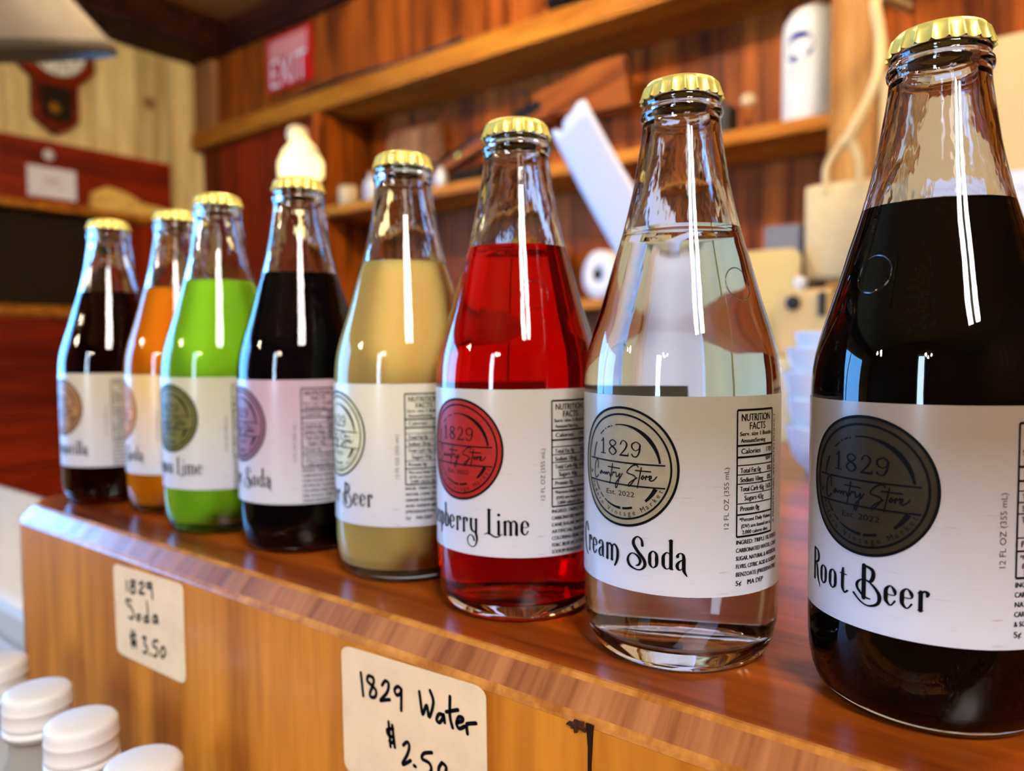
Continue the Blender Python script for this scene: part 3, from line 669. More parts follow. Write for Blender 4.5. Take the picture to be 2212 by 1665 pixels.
M['cap_liner'] = plain('cap_liner', S(60, 46, 34), .6)

def bottle_glass(parent, clear):
    V, F = lathe_vf(OUT + INN, 96)
    I = []
    for f in F:
        z = sum(V[i][2] for i in f) / len(f); r = math.hypot(V[f[0]][0], V[f[0]][1])
        inner = min(f) >= 1 + 96 * (len(OUT) - 2) and z > .14 and all(math.hypot(V[i][0], V[i][1]) <= .0176 for i in f) and max(f) >= 1 + 96 * (len(OUT) - 1)
        if inner: I.append(1)
        elif clear or z > LEVEL or z < .0050: I.append(0)
        else: I.append(2)
    return link('glass', mesh('glass', V, F, [M['glass'], M['glass_inner'], M['thin']], True, I), parent)

def liquid(parent, clear, mats):
    if clear:
        V, F = lathe_vf([(r, z) for r, z in INN_BODY[::-1]] + [(.0120, LEVEL - .0004), (0, LEVEL - .0004)], 96)
    else:
        pr = [(0, .0056), (.024, .0056)] + [(r - .0004, max(z, .0056)) for r, z in OUT if .0060 < z < LEVEL - .001] + [(.01965 - .0009, LEVEL), (.012, LEVEL - .0003), (0, LEVEL - .0003)]
        V, F = lathe_vf(pr, 96)
    I = [1 if all(V[i][2] > LEVEL - .0006 for i in f) else 0 for f in F]
    return link('soda', mesh('soda', V, F, mats, True, I), parent)

def crown_cap(parent):
    prof = [(0, .1927, 0), (.006, .19265, 0), (.0100, .1923, 0), (.0116, .1917, .05), (.0126, .1907, .3), (.0130, .1897, .6), (.0134, .1885, .9), (.0138, .1873, 1.0), (.0141, .1862, 1.0), (.01425, .1858, 1.0)]
    segs = 21 * 10; V = [(0, 0, .1927)]; F = []
    for r, z, a in prof[1:]:
        for k in range(segs):
            w = 2 * math.pi * k / segs; b = 1 - abs(math.cos(21 * w / 2)) ** .6
            rr = r - a * .00105 * (1 - b); V.append((rr * math.cos(w), rr * math.sin(w), z + (a * .0005 * b if z < .1868 else 0)))
    for k in range(segs): F.append((0, 1 + k, 1 + (k + 1) % segs))
    for i in range(len(prof) - 2):
        for k in range(segs): k2 = (k + 1) % segs; F.append((1 + i * segs + k, 1 + (i + 1) * segs + k, 1 + (i + 1) * segs + k2, 1 + i * segs + k2))
    c = link('crown_cap', mesh('crown_cap', V, F, M['gold'], True), parent)
    lathe('liner', [(.0119, .1900), (.0119, .1868)], M['cap_liner'], c, 48)
    return c

PHI0 = math.radians(-97.6)
def on_label(off): return lambda x, y: ((R_B + off) * math.cos(PHI0 + x / 1000 / .0331), (R_B + off) * math.sin(PHI0 + x / 1000 / .0331), y / 1000)
BC = 65.4    # badge centre height, mm

def label_mat(name, tint, white=(196, 194, 200)):
    m, nt, b = newmat(name); N = nt.nodes.new; L = nt.links.new
    tc = N('ShaderNodeTexCoord'); sx = N('ShaderNodeSeparateXYZ'); L(tc.outputs['Object'], sx.inputs[0])
    mr = N('ShaderNodeMapRange'); mr.inputs['From Min'].default_value = .029; mr.inputs['From Max'].default_value = .080; L(sx.outputs['Z'], mr.inputs['Value'])
    r = N('ShaderNodeValToRGB'); r.color_ramp.elements[0].color = S(*white); r.color_ramp.elements[1].color = S(*tint); L(mr.outputs[0], r.inputs['Fac'])
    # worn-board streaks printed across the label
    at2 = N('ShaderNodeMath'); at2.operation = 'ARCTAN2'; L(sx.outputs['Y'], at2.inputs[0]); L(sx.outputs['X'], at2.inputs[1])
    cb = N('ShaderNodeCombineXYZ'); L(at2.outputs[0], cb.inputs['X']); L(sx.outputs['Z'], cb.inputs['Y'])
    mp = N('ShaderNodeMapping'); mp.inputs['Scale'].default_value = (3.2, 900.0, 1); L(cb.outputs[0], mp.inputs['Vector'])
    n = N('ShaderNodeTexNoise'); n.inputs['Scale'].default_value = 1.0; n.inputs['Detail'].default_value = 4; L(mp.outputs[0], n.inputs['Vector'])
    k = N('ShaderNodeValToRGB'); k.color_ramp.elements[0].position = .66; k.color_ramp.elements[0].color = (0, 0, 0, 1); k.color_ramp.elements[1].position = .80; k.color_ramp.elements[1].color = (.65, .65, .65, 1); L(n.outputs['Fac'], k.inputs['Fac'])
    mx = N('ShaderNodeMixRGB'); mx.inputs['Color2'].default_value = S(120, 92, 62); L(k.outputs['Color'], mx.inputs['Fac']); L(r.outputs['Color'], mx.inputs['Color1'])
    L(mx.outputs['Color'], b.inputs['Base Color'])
    b.inputs['Roughness'].default_value = .32; b.inputs['Coat Weight'].default_value = .35; b.inputs['Coat Roughness'].default_value = .12
    return m

# hand-drawn art-nouveau letters: advance and pen strokes (x, y, width) in millimetres
_o = [(1.6, 5.2, .28), (.62, 4.3, .75), (.5, 2.6, .95), (.62, .95, .75), (1.6, .05, .28), (2.58, .95, .75), (2.7, 2.6, .95), (2.58, 4.3, .75)]
_stem = lambda x, y0=.1, y1=4.9, w=.9: [(x, y0, w), (x, (y0 + y1) / 2, w), (x, y1, w)]
_foot = lambda x, y=.08: [(x - .6, y, .24), (x + .6, y, .24)]
_flag = lambda x, y=4.75: [(x - .65, y - .2, .22), (x, y + .2, .45)]
_bowl_r = [(.9, 4.3, .22), (1.75, 5.2, .3), (2.7, 4.1, .8), (2.8, 2.6, .95), (2.7, 1.1, .8), (1.75, .05, .3), (.9, .8, .22)]
_bowl_l = [(2.7, 4.5, .22), (1.6, 5.2, .3), (.62, 4.1, .78), (.5, 2.6, .95), (.62, 1.0, .78), (1.6, .05, .3), (2.7, .8, .22)]
_a_top = [(.62, 4.2, .95), (.85, 4.85, .5), (1.6, 5.2, .3), (2.35, 4.6, .7), (2.5, 3.2, .95)]
_a_bowl = [(2.4, 3.3, .2), (1.2, 2.6, .5), (.5, 1.5, .85), (.75, .4, .7), (1.45, .05, .3), (2.4, .9, .2)]
GL = {
 'o': (4.2, [], [_o]), 'e': (3.95, [[(.6, 2.85, .25), (2.6, 2.85, .25), (2.68, 4.0, .8), (1.65, 5.2, .28), (.62, 4.2, .78), (.5, 2.6, .95), (.62, 1.05, .8), (1.7, .05, .32), (2.75, 1.3, .45)]], []),
 'r': (3.4, [_stem(.85), _foot(.85), _flag(.85), [(.95, 4.2, .3), (1.6, 5.15, .45), (2.45, 4.75, .8), (2.3, 4.0, .6)]], []),
 'a': (4.0, [_a_top + [(2.5, .9, .9), (2.95, .1, .45)], _a_bowl], []),
 'A': (4.0, [_a_top + [(2.5, .9, .95), (2.62, -.4, .8), (3.5, -1.9, .22)], _a_bowl], []),          # closing a with a tail
 'd': (4.2, [_stem(2.85, .35, 8.9, .92), [(2.2, 8.95, .26), (3.4, 8.95, .26)], [(2.85, .4, .9), (3.4, .02, .35)], _bowl_l], []),
 'm': (6.5, [_stem(.85), _foot(.85), _flag(.85), _stem(2.95, .1, 4.5), _foot(2.95), [(1.0, 4.2, .28), (1.95, 5.2, .45), (2.95, 4.3, .85)], [(3.1, 4.2, .28), (4.05, 5.2, .45), (5.0, 4.2, .85), (5.05, 2, .95), (5.05, .2, .9), (5.5, .02, .35)]], []),
 'M': (6.5, [_stem(.85), _foot(.85), _flag(.85), _stem(2.95, .1, 4.5), _foot(2.95), [(1.0, 4.2, .28), (1.95, 5.2, .45), (2.95, 4.3, .85)], [(3.1, 4.4, .28), (4.1, 5.25, .45), (5.2, 4.0, .85), (5.4, 2, .95), (5.0, .0, .8), (4.2, -1.5, .6)]], []),
 'n': (4.4, [_stem(.85), _foot(.85), _flag(.85), [(1.0, 4.2, .28), (1.95, 5.2, .45), (2.95, 4.2, .85), (3.0, 2, .95), (3.0, .2, .9), (3.5, .02, .35)]], []),
 'i': (2.4, [_stem(.9), _foot(.9), _flag(.9), [(.88, 7.3, 1.0), (1.0, 7.3, 1.0)]], []),
 'l': (2.1, [_stem(.9, .1, 8.9), _foot(.9), [(.3, 8.9, .25), (.9, 9.0, .4)]], []),
 's': (3.1, [[(2.35, 4.0, .6), (1.5, 5.2, .32), (.65, 4.2, .8), (1.5, 2.7, .95), (2.4, 1.2, .8), (1.5, .05, .32), (.5, 1.1, .6)]], []),
 'p': (3.8, [_stem(.85, -2.6, 4.9), _flag(.85), _bowl_r], []), 'b': (3.8, [_stem(.85, .3, 8.9), _bowl_r], []),
 'g': (4.1, [[(2.75, 4.9, .8), (2.75, 1, .9), (2.7, -1.4, .8), (1.6, -2.7, .3), (.4, -1.7, .55)], _bowl_l], []),
 't': (3.2, [[(1.35, 6.7, .5), (1.25, 5.3, .9), (1.2, 3, .9), (1.25, 1.2, .85), (1.95, .1, .45), (2.95, .75, .5)], [(.3, 5.15, .25), (2.6, 5.1, .25)]], []),
 'y': (4.7, [[(.85, 5.0, .9), (.85, 2.4, .9), (1.3, .9, .75), (2.4, .2, .4)], [(.3, 5.1, .25), (1.5, 5.1, .25)], [(2.5, 5.1, .25), (3.7, 5.1, .25)], [(3.1, 5.0, .9), (3.1, 1.5, .9), (3.0, .0, .95), (3.45, -2.2, .8), (2.8, -4.6, .42), (1.2, -5.4, .28), (-.5, -4.3, .35), (-.7, -2.3, .42), (.5, -1.0, .3), (1.8, -1.7, .55), (2.25, -2.9, .65)]], []),
 'S': (7.3, [[(5.4, 6.6, .85), (5.1, 8.3, .6), (3.8, 9.15, .36), (2.5, 8.0, .8), (2.5, 6.4, 1.0), (4.0, 4.3, .9), (5.8, 2.3, .9), (6.25, .5, .9), (5.2, -.95, .5), (3.4, -1.3, .36), (1.2, -.4, .7), (.35, 1.3, .8), (.95, 3.0, .5), (2.3, 3.7, .32), (3.9, 2.9, .6), (4.7, 1.6, .8), (4.2, .3, .6), (3.3, -.05, .32)]], []),
 'C': (4.3, [[(3.7, 6.6, .8), (3.3, 8.5, .5), (2.3, 9.1, .34), (1.0, 7.7, .75), (.5, 4.6, .95), (.85, 1.2, .85), (2.2, -.8, .55), (3.9, -1.7, .32)]], []),
 'G': (5.2, [[(3.8, 6.6, .8), (3.4, 8.5, .5), (2.3, 9.1, .34), (1.0, 7.7, .75), (.5, 4.6, .95), (.85, 1.2, .85), (2.2, -.05, .4), (3.7, 1.0, .6), (3.9, 3.4, .9)], [(2.6, 3.6, .26), (4.7, 3.6, .26)]], []),
 'O': (5.6, [], [[(x * 1.45, y * 1.75, w * 1.05) for x, y, w in _o]]),
 'R': (4.5, [_stem(.9, .1, 9.0), _foot(.9), [(.6, 9.05, .3), (2.2, 8.9, .4), (3.3, 7.6, .9), (3.1, 5.8, .75), (1.2, 4.8, .22)], [(2.0, 4.95, .4), (2.6, 3.2, .8), (3.0, .8, .75), (4.3, -1.7, .2)]], []),
 'B': (7.6, [_stem(2.2, .3, 9.1, 1.05), [(2.2, 9.15, .5), (4.3, 8.5, .75), (4.85, 7.2, .95), (4.4, 5.5, .85), (3.5, 4.9, .4)], [(4.0, .3, .3), (2.2, .7, .5), (.45, 2.4, .65), (.25, 3.8, .7), (1.5, 5.1, .32), (3.3, 5.1, .36), (5.3, 3.6, .6), (6.5, 1.6, .9), (6.0, -.5, .7), (3.7, -1.6, .4), (1.4, -1.0, .42), (-.8, .9, .5)]], []),
 'L': (4.0, [_stem(1.2, .3, 9.0, 1.0), [(.5, 9.1, .26), (2.0, 9.1, .26)], [(-.9, -.35, .14), (.3, .25, .35), (1.5, .15, .5), (3.4, -.9, .5), (5.0, -.65, .32), (6.2, .3, .14)]], []),
 ' ': (2.5, [], []),
}
def lettering(ink, s, x, y):
    for c in s:
        adv, op, cl = GL[c]
        for st_ in op: ink.stroke([(a_, b_, c_ * 1.14 + .04) for a_, b_, c_ in st_], None, 6, ox=x, oy=y)
        for st_ in cl: ink.stroke([(a_, b_, c_ * 1.14 + .04) for a_, b_, c_ in st_], None, 6, True, ox=x, oy=y)
        x += adv
    return x

SCRIPT = [[(-10.76, -1.7), (-10.71, 0.24), (-11.38, 0.98), (-12.24, -0.11), (-12.75, -2.4), (-12.53, -4.59), (-11.7, -5.02), (-10.51, -4.01)], [(-8.82, -2.33), (-9.67, -3.19), (-9.2, -3.48), (-8.5, -2.61), (-8.01, -3.23), (-7.14, -2.56), (-6.97, -3.36), (-6.22, -2.52), (-5.98, -3.35), (-5.5, -2.53), (-4.94, -2.62), (-4.63, -3.58)], [(-3.51, 0.48), (-4.06, -2.56), (-4.71, -6.02)], [(-5.5, -0.63), (-0.53, -0.7)], [(-3.69, -3.32), (-3.21, -2.12), (-2.78, -2.39), (-2.42, -2.08)], [(-2.0, -2.16), (-1.86, -3.48), (-1.1, -3.12), (-0.46, -2.24), (-1.03, -4.85), (-1.71, -6.87), (-2.2, -6.83), (-1.99, -5.38), (-0.36, -3.57), (0.5, -2.21)], [(6.2, 0.37), (5.48, 1.01), (4.02, 0.48), (2.51, -0.98), (2.36, -1.79), (4.03, -2.2), (5.26, -2.87), (4.62, -4.19), (3.14, -5.89), (2.71, -5.73), (3.44, -4.64), (5.78, -3.08)], [(7.24, 0.25), (6.77, -2.15), (5.93, -6.16)], [(5.26, -0.77), (10.31, -0.82)], [(7.88, -2.18), (7.25, -2.94), (7.64, -3.38), (8.21, -2.54), (8.62, -3.08)], [(8.62, -3.42), (8.89, -2.17), (9.27, -2.59), (9.91, -2.14)], [(9.78, -3.32), (10.5, -2.75), (10.39, -2.11), (9.92, -2.72), (10.18, -3.63), (11.24, -3.34), (12.18, -2.24)]]
DIGITS = [  # 1829 in serif numerals, mm from the badge centre
 [(-8.95, 7.3, .3), (-8.3, 7.75, .4), (-7.85, 8.3, .5)], [(-7.85, 8.3, .62), (-7.85, 5.8, .62), (-7.85, 3.6, .62)], [(-9.1, 3.5, .3), (-6.7, 3.5, .3)],
 [(-3.45, 8.25, .3), (-4.75, 7.5, .5), (-4.4, 6.5, .6), (-3.0, 5.7, .65), (-2.0, 4.6, .6), (-3.4, 3.4, .3), (-5.0, 4.5, .55), (-4.3, 5.6, .45), (-2.6, 6.6, .4), (-2.2, 7.5, .5), (-3.45, 8.25, .3)],
 [(-.2, 7.1, .55), (.35, 8.1, .35), (1.3, 8.2, .35), (2.15, 7.2, .65), (1.6, 5.7, .55), (-.3, 3.7, .35)], [(-.4, 3.6, .55), (2.6, 3.6, .55)], [(2.6, 3.6, .4), (2.7, 4.4, .25)],
 [(5.5, 8.2, .3), (4.1, 7.4, .5), (4.1, 6.2, .5), (5.3, 5.4, .3), (6.6, 6.2, .4), (6.8, 7.3, .5), (5.5, 8.2, .3)], [(6.75, 7.0, .6), (6.6, 5.2, .6), (5.7, 3.6, .4), (4.4, 3.6, .4), (4.0, 4.2, .5)],
]
def badge_print(k):
    y = BC
    k.arc(0, y, 18.7, 0, 360, .78, 3); k.arc(0, y, 16.6, 0, 360, .62, 3)
    k.line(-15.6, y + 1.3, 14.8, y + 1.3, .5); k.line(-15.6, y - 5.75, 14.8, y - 5.75, .5)
    k.arc(0, y, 13.3, 8, 100, lambda t: .35 + 1.35 * math.sin(math.pi * min(1, (1 - t) * 1.0)) ** 1.5 * (1 - t) + .35 * (1 - t)); k.disc(-3.9, y + 12.6, .28)
    k.arc(0, y, 13.3, 110, 116, .42); k.arc(0, y, 13.3, 119, 121, .5); k.arc(0, y, 13.3, 124, 134, .4); k.arc(0, y, 13.3, 150, 174, .5)
    k.arc(0, y, 13.3, -50, -27, lambda t: .8 + .7 * t); k.arc(0, y, 13.3, -88, -72, .75); k.arc(0, y, 13.3, -122, -91, lambda t: .35 + .5 * t); k.arc(0, y, 13.3, -134, -125, .4); k.arc(0, y, 13.3, -152, -138, .4)
    for s_ in DIGITS: k.stroke([(a, b + y, w) for a, b, w in s_], None, 5)
    for s_ in SCRIPT: k.stroke([(a, b + y, .42) for a, b in s_], None, 4)
    k.text('Est. 2022', -6.4, y - 9.3, 1.55, 11.4)
    s_ = 'A Modern Vintage Market'; ang = -168.0; step = 141.0 / (len(s_) - 1)
    for c in s_:
        a = math.radians(ang); k.text(c, 14.95 * math.cos(a) + .75 * math.cos(a), y + 15.7 * math.sin(a), 1.55, None, 'c', a + math.pi / 2, .95); ang += step

class Bold:
    """prints every text twice, a hair apart, for a heavier face"""
    def __init__(self, ink, d): self.k = ink; self.d = d; self.line = ink.line
    def text(self, s, x, y, h, width=None, align='l', rot=0.0, sx=None):
        for e in (-self.d, self.d): self.k.text(s, x + e * math.cos(rot), y + e * math.sin(rot), h, width, align, rot, sx)

def facts_print(k, sodium, carb, ingred):
    k = Bold(k, .055)
    X0, X1 = 37.0, 53.0; yy = lambda p: 83.7 - (p - 65) / 1090 * 39.1
    for x in (X0, X1): k.line(x, 44.6, x, 83.7, .5)
    for p, w, x0 in ((65, .6, X0), (370, .6, X0), (470, .6, X0), (540, .3, X0), (620, .3, X0), (700, .3, X0), (785, .25, X0 + 2.6), (870, .3, X0), (965, .5, X0), (1155, .6, X0)): k.line(x0, yy(p), X1, yy(p), w)
    k.text('NUTRITION', X0 + 1.4, yy(160), 2.2, 13.2); k.text('FACTS', 45.2, yy(235), 2.2, 7.4, 'c'); k.text('Serv. size 1 Bottle', X0 + .9, yy(287), 1.25, 14.4); k.text('Amount/Serving', X0 + 1.3, yy(345), 1.25, 10.6)
    k.text('Calories', X0 + 1.4, yy(440), 1.55, 8.2); k.text('170', X1 - .8, yy(440), 1.55, 3.0, 'r'); k.text('%DV*', X1 - .8, yy(512), 1.0, 3.0, 'r')
    k.text('Total Fat 0g', X0 + 1.2, yy(605), 1.5, 8.6); k.text('0%', X1 - .7, yy(605), 1.5, 2.2, 'r'); k.text('Sodium ' + sodium, X0 + 1.2, yy(685), 1.5, 9.8); k.text('0%', X1 - .7, yy(685), 1.5, 2.2, 'r')
    k.text('Total Carb ' + carb, X0 + 1.2, yy(765), 1.5, 10.2); k.text('16%', X1 - .7, yy(765), 1.5, 3.1, 'r'); k.text('Sugars ' + carb, X0 + 2.8, yy(845), 1.5, 8.4); k.text('Protein 0g', X0 + 1.2, yy(935), 1.5, 8.0)
    k.text('*Percent Daily Values', X0 + 1.0, yy(1025), 1.15, 14.4); k.text('(DV) are based on a', X0 + 1.6, yy(1082), 1.15, 13.6); k.text('2,000 calorie diet.', X0 + 2.0, yy(1135), 1.15, 12.0)
    z = 42.2
    for ln in ingred: k.text(ln, X0 - .2, z, 1.3, min(20.0, len(ln) * .93)); z -= 2.5
    k.text('5\u00a2', X0 - .3, z - .3, 1.5, 2.3); k.text('MA DEP', X0 + 4.2, z - .3, 1.5, 7.2)
    k.text('A PRIVATE LABEL SPECIALTIES PRODUCT', 55.0, 47.0, 1.0, 35, 'l', math.pi / 2)

SODAS = [  # x, y, turn of the label, flavour, drink, label tint, badge colour, facts
 (-.5428, .2423, 7.1, 'SarsaparillA', 'sarsaparilla', (198, 186, 160), (160, 118, 74)),
 (-.4751, .2541, -11.7, 'Orange SodA', 'orange', (226, 186, 120), (214, 148, 78)),
 (-.4067, .2434, 11.2, 'Lemon Lime', 'lime', (194, 190, 156), (104, 100, 50)),
 (-.3360, .2476, -3.8, 'Grape SodA', 'grape', (186, 158, 168), (138, 102, 118)),
 (-.2571, .2478, -11.3, 'Ginger Beer', 'ginger', (212, 204, 178), (206, 202, 168)),
 (-.1860, .2417, 3.2, 'Raspberry Lime', 'raspberry', (184, 174, 160), (150, 36, 26)),
 (-.1142, .2407, 0.0, 'CreaM SodA', 'cream', (150, 138, 116), (136, 124, 100)),
 (-.0382, .2481, -12.4, 'Root Beer', 'root', (134, 116, 98), (44, 35, 22)),
]
START = {'sarsaparilla': -21.6, 'orange': -23.6, 'lime': -20.9, 'grape': -20.6, 'ginger': -22.0, 'raspberry': -25.0, 'cream': -22.4, 'root': -19.9}
DESC = {'sarsaparilla': 'glass bottle of dark red-brown sarsaparilla at the far left of the row', 'orange': 'glass bottle of bright orange soda between the brown and green bottles', 'lime': 'glass bottle of bright green lemon lime soda', 'grape': 'glass bottle of near-black grape soda with mauve label badge', 'ginger': 'glass bottle of cloudy pale gold ginger beer', 'raspberry': 'glass bottle of clear red raspberry lime soda', 'cream': 'glass bottle of clear colourless cream soda in sharp focus', 'root': 'glass bottle of black root beer, nearest at the right edge'}
def opaque(name, col, rough=.6, sss=0.0):
    m, nt, b = newmat(name); b.inputs['Base Color'].default_value = col; b.inputs['Roughness'].default_value = rough
    b.inputs['Subsurface Weight'].default_value = sss; b.inputs['Subsurface Radius'].default_value = (1.0, .7, .35); b.inputs['Subsurface Scale'].default_value = .02; b.inputs['Specular IOR Level'].default_value = 0.0
    return m
def tinted(name, col):
    """a clear drink: refracts against the glass wall on its side, against air on its top"""
    return [glass(name + '_side', 1.333 / 1.5, col), glass(name + '_top', 1.333, col)]
DRINK = {
 'sarsaparilla': (True, tinted('sarsaparilla', (.16, .022, .008, 1))), 'orange': (False, [opaque('orange_soda', S(240, 122, 14), sss=1.0)] * 2),
 'lime': (False, [opaque('lime_soda', S(146, 204, 36), sss=1.0)] * 2), 'grape': (False, [opaque('grape_soda', S(8, 5, 8))] * 2),
 'ginger': (False, [opaque('ginger_beer', S(232, 188, 104), sss=1.0)] * 2), 'raspberry': (True, tinted('raspberry_soda', (.92, .035, .022, 1))),
 'cream': (True, tinted('cream_soda', (.985, .985, .97, 1))), 'root': (False, [opaque('root_beer', S(10, 6, 4))] * 2)}
ING = {'cream': ['INGRED: TRIPLE FILTERED', 'CARBONATED WATER, CANE', 'SUGAR, NATURAL & ARTIFICIAL', 'FLVRS, CITRIC ACID & SODIUM', 'BENZOATE (PRESERVATIVE)'],
 'ginger': ['INGR: TRIPLE FILTERED', 'WATER, CANE SUGAR,', 'GINGER FLAVORS AND', 'ACID, SODIUM BENZOATE', '(PRESERVATIVE)'],
 'raspberry': ['INGRED: TRIPLE FILTERED', 'CARBONATED WATER,', 'CANE SUGAR, NATURAL &', 'ARTIFICIAL FLAVORS,', 'COLORING-FD&C RED #40,', 'FD&C BLUE #1, CITRIC ACID,', 'SODIUM BENZOATE'],
 'root': ['INGRED: TRIPLE FILTERED', 'CARBONATED WATER,', 'NATURAL & ARTIFICIAL', 'CARAMEL COLOR', '& SODIUM BENZOATE']}

for x, y, turn, name, kind, tint, badge in SODAS:
    t = empty('soda_bottle', (x, y, CT + .0002), math.radians(turn))
    tag(t, DESC[kind], 'bottle', 'row of soda bottles on the counter')
    clear, mats = DRINK[kind]
    bottle_glass(t, clear); liquid(t, clear, mats); crown_cap(t)
    if kind in ('raspberry', 'root', 'cream'):      # moulded circle on the shoulder
        a0 = {'raspberry': -37.3, 'root': -116.7, 'cream': -20.0}[kind]; n_ = 40; pts = []
        for q in range(n_ + 1):
            w = 2 * math.pi * q / n_; zz = .1228 + .0052 * math.sin(w); rr = .0281 + (zz - .114) * (-.308); aa = math.radians(a0 - turn) + .0052 * math.cos(w) / .0255
            pts.append((rr * math.cos(aa), rr * math.sin(aa), zz))
        tube('moulded_mark', pts, .00022, M['glass'], t, 6)
    # paper label wrapped round the body
    V = []; F = []; na = 120; zs = (.0262, .0264, .046, .067, .0878, .0880)
    for z in zs:
        for k in range(na + 1):
            a = PHI0 + math.radians(-150 + 322 * k / na); rr = R_B + .00014
            V.append((rr * math.cos(a), rr * math.sin(a), z))
    for j in range(len(zs) - 1):
        for k in range(na): F.append((j * (na + 1) + k, j * (na + 1) + k + 1, (j + 1) * (na + 1) + k + 1, (j + 1) * (na + 1) + k))
    lb = link('label', mesh('label', V, F, label_mat('label_' + kind, tint), True), t)
    lb['label'] = 'glossy white wraparound paper label'
    bk_ = Ink(); n = 72; V2 = [(0, BC)]; F2 = []
    for j in range(1, 13): V2 += [(19.0 * j / 12 * math.cos(2 * math.pi * k / n), BC + 19.0 * j / 12 * math.sin(2 * math.pi * k / n)) for k in range(n)]
    F2 += [(0, 1 + k, 1 + (k + 1) % n) for k in range(n)] + [(1 + (j - 1) * n + k, 1 + j * n + k, 1 + j * n + (k + 1) % n, 1 + (j - 1) * n + (k + 1) % n) for j in range(1, 12) for k in range(n)]
    bk_.poly(V2, F2)
    bm_ = plain('badge_' + kind, S(*badge), .34, noise=.10, nscale=220, coat=.04, spec=.08)
    bk_.build('badge', bm_, on_label(.00024), lb)
    k1 = Ink(); badge_print(k1); k1.build('badge_print', M['ink'], on_label(.00034), lb)
    k2 = Ink(); lettering(k2, name, START[kind], 34.7); k2.build('flavour_name', M['ink'], on_label(.00030), lb)
    k3 = Ink(); facts_print(k3, '35mg' if kind == 'ginger' else '10mg', '43g', ING.get(kind, ING['raspberry'])); k3.build('nutrition_facts', M['ink'], on_label(.00030), lb)
    k4 = Ink(); k4.text('12 FL OZ (355 mL)', 34.2, 46.8, 1.55, 19.6, 'l', math.pi / 2); k4.build('volume_print', plain('brown_ink', S(84, 72, 56), .5), on_label(.00030), lb)

# ---------------------------------------------------------------- small water bottles in front of the counter
M['pet'] = thin_glass('clear_plastic', .06, 1.45, (.93, .95, .96, 1))
_nt = M['pet'].node_tree; _d = _nt.nodes.new('ShaderNodeBsdfDiffuse'); _d.inputs['Color'].default_value = S(206, 200, 188); _x = _nt.nodes.new('ShaderNodeMixShader'); _x.inputs[0].default_value = .45
_out = [n for n in _nt.nodes if n.type == 'OUTPUT_MATERIAL'][0]; _src = _out.inputs['Surface'].links[0].from_socket
_nt.links.new(_src, _x.inputs[1]); _nt.links.new(_d.outputs[0], _x.inputs[2]); _nt.links.new(_x.outputs[0], _out.inputs['Surface'])   # slightly cloudy plastic
M['cap_white'] = plain('white_plastic_cap', S(226, 222, 216), .4)
dt = empty('display_table', (-.30, -.12, 0)); tag(dt, 'low brown table standing in front of the wooden counter', 'table')
box('table_top', -.45, .50, -.28, .29, .695, .72, M['brown_h'], dt, b=.004)
for sx in (-.41, .46):
    for sy in (-.25, .26): box('leg', sx - .02, sx + .02, sy - .02, sy + .02, 0, .695, M['brown_v'], dt)
for i, (x, lab_) in enumerate(((-.4770, 'small water bottle with white cap, cut off by the left picture edge'), (-.4190, 'small water bottle with white cap, second from the left picture edge'), (-.3680, 'small water bottle with white cap, third from the left picture edge'), (-.3090, 'small water bottle with white cap below the 1829 Soda sticker, cut by the bottom edge'))):
    t = empty('water_bottle', (x, .145, .7205)); tag(t, lab_, 'bottle', 'small water bottles in front of the counter')
    lathe('body', [(0, .004), (.020, 0), (.024, .003), (.0255, .012), (.0255, .04), (.0245, .045), (.0255, .05), (.0255, .085), (.0245, .09), (.0255, .095), (.0255, .135), (.0235, .150), (.0185, .168), (.0138, .180), (.0130, .186), (.0130, .190), (.0152, .1905), (.0152, .1925), (.0128, .193), (.0125, .207)], M['pet'], t, 40)
    lathe('water', [(0, .005), (.0195, .003), (.0245, .012), (.0245, .135), (.0225, .149), (.0175, .166), (0, .166)], plain('still_water', S(196, 186, 170), .2), t, 40) if False else None
    V = []; F = []; sg = 96; pf = [(.0, .2125, 0), (.0125, .2125, 0), (.0143, .2118, 0), (.0152, .2105, 0), (.0154, .2085, .6), (.0155, .2060, .6), (.0155, .2052, 0), (.0157, .2048, 0), (.0157, .2040, 0), (.0155, .2036, .6), (.0155, .1985, .6), (.0156, .1978, 0), (.0157, .1960, 0), (.0152, .1958, 0), (.0152, .1950, 0), (.0158, .1948, 0), (.0158, .1928, 0)]
    V = [(0, 0, .2125)]
    for r, z, a in pf[1:]: V += [((r - a * .0003 * (k % 2)) * math.cos(2 * math.pi * k / sg), (r - a * .0003 * (k % 2)) * math.sin(2 * math.pi * k / sg), z) for k in range(sg)]
    F = [(0, 1 + k, 1 + (k + 1) % sg) for k in range(sg)] + [(1 + j * sg + k, 1 + (j + 1) * sg + k, 1 + (j + 1) * sg + (k + 1) % sg, 1 + j * sg + (k + 1) % sg) for j in range(len(pf) - 2) for k in range(sg)]
    link('screw_cap', mesh('screw_cap', V, F, M['cap_white'], True), t)

# white chest beyond the counter's left end
M['chest'] = plain('chest_white', S(196, 190, 178), .5)
wc = empty('white_chest', (-1.45, .40, 0)); tag(wc, 'white chest beyond the rounded left end of the counter', 'chest')
box('body', -.75, .75, -.12, .115, 0, .80, M['chest'], wc, b=.006); box('lid', -.76, .76, -.125, .12, .802, .85, M['chest'], wc, b=.012)

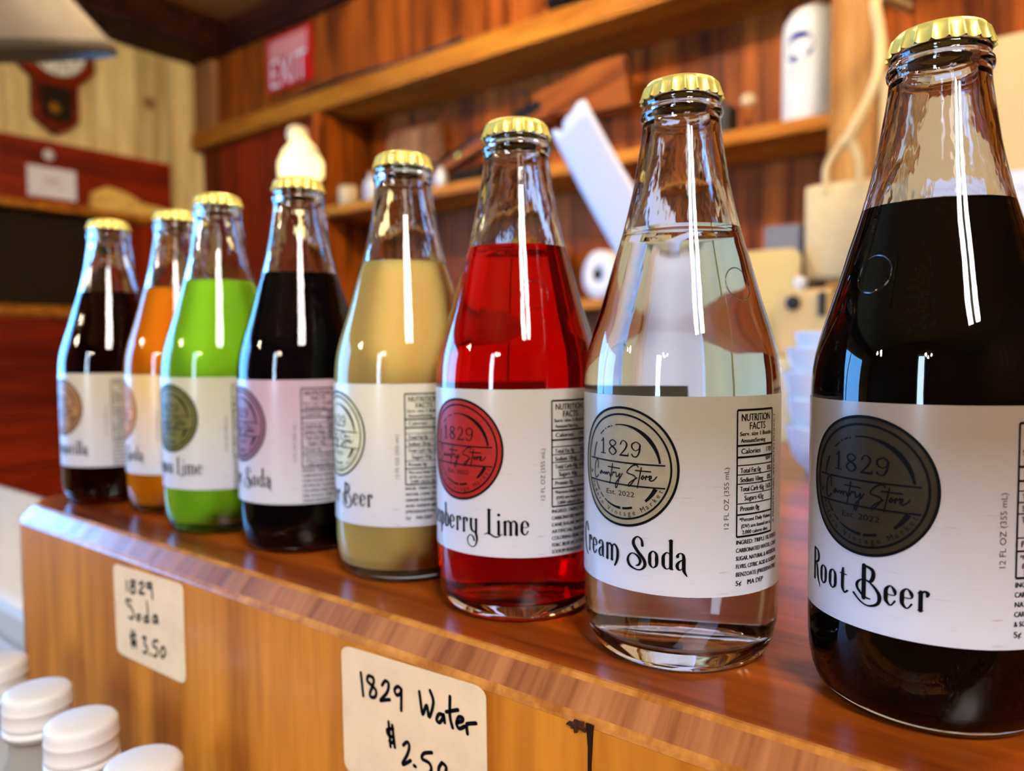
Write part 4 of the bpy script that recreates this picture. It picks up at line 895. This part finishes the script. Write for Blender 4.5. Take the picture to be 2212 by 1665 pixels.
# stacked white bowls behind the bottles
bz = CT + .0005
for i, (dx, dy, rr, hh, dz) in enumerate(((0, 0, .040, .040, .0), (.001, .001, .041, .040, .022), (-.001, .001, .042, .040, .043), (.001, 0, .041, .038, .064), (.003, 0, .037, .036, .078))):
    t = empty('white_bowl', (-.162 + dx, .628 + dy, bz + dz)); tag(t, ('white ceramic bowl at the bottom of the stack', 'white ceramic bowl, second from the bottom of the stack', 'white ceramic bowl in the middle of the stack', 'white ceramic bowl, second from the top of the stack', 'white ceramic bowl at the top of the stack')[i] + ' behind the root beer', 'bowl', 'stacked white bowls behind the bottles')
    o = lathe('bowl', [(0, .003), (rr * .5, .002), (rr * .52, 0), (rr * .58, 0), (rr * .60, .004), (rr * .82, hh * .3), (rr * .94, hh * .65), (rr, hh * .97), (rr * 1.01, hh), (rr * .97, hh), (rr * .90, hh * .66), (rr * .77, hh * .34), (rr * .5, .0065), (0, .006)], M['ceramic'], t, 48)
    lathe('foot_ring', [(rr * .50, -.0002), (rr * .57, -.0002), (rr * .57, .003), (rr * .50, .003)], M['ceramic'], t, 40)

# receipt printer with its long paper strip
rp = empty('receipt_printer', (-.345, .82, CT)); tag(rp, 'white receipt printer standing on the counter behind the bottles', 'printer')
box('body', -.075, .075, -.06, .0195, .0005, .085, M['white'], rp, b=.012); box('paper_slot', -.02, .05, -.045, -.035, .0851, .0865, M['black'], rp)
P0 = Vector((-.333, .795, 1.086)); top = Vector((-.5335, .80, 1.393)); ax = (top - P0).normalized(); wd = Vector((.85, 0, .52)).normalized()
V = []; F = []; ns = 14; nw = 8
for i in range(ns + 1):
    t_ = i / ns; c_ = P0.lerp(top, t_) + Vector((0, -.018 * math.sin(math.pi * t_), 0))
    for j in range(nw + 1):
        u_ = j / nw - .5; tear = (random.uniform(-.004, .004) if 0 < j < nw else 0) if i == ns else 0
        if i == ns and j == 2: tear = -.012
        p = c_ + wd * (u_ * .060) + ax * tear + Vector((0, -.004 * (1 - 4 * u_ * u_), 0)); V.append(tuple(p - P0))
for i in range(ns):
    for j in range(nw): a = i * (nw + 1) + j; F.append((a, a + 1, a + nw + 2, a + nw + 1))
rc = link('receipt_strip', mesh('receipt_strip', V, F, M['paper'], True), None, P0); tag(rc, 'long white receipt strip with torn top end sticking up behind the bottles', 'receipt')
sd = rc.modifiers.new('thickness', 'SOLIDIFY'); sd.thickness = .0003
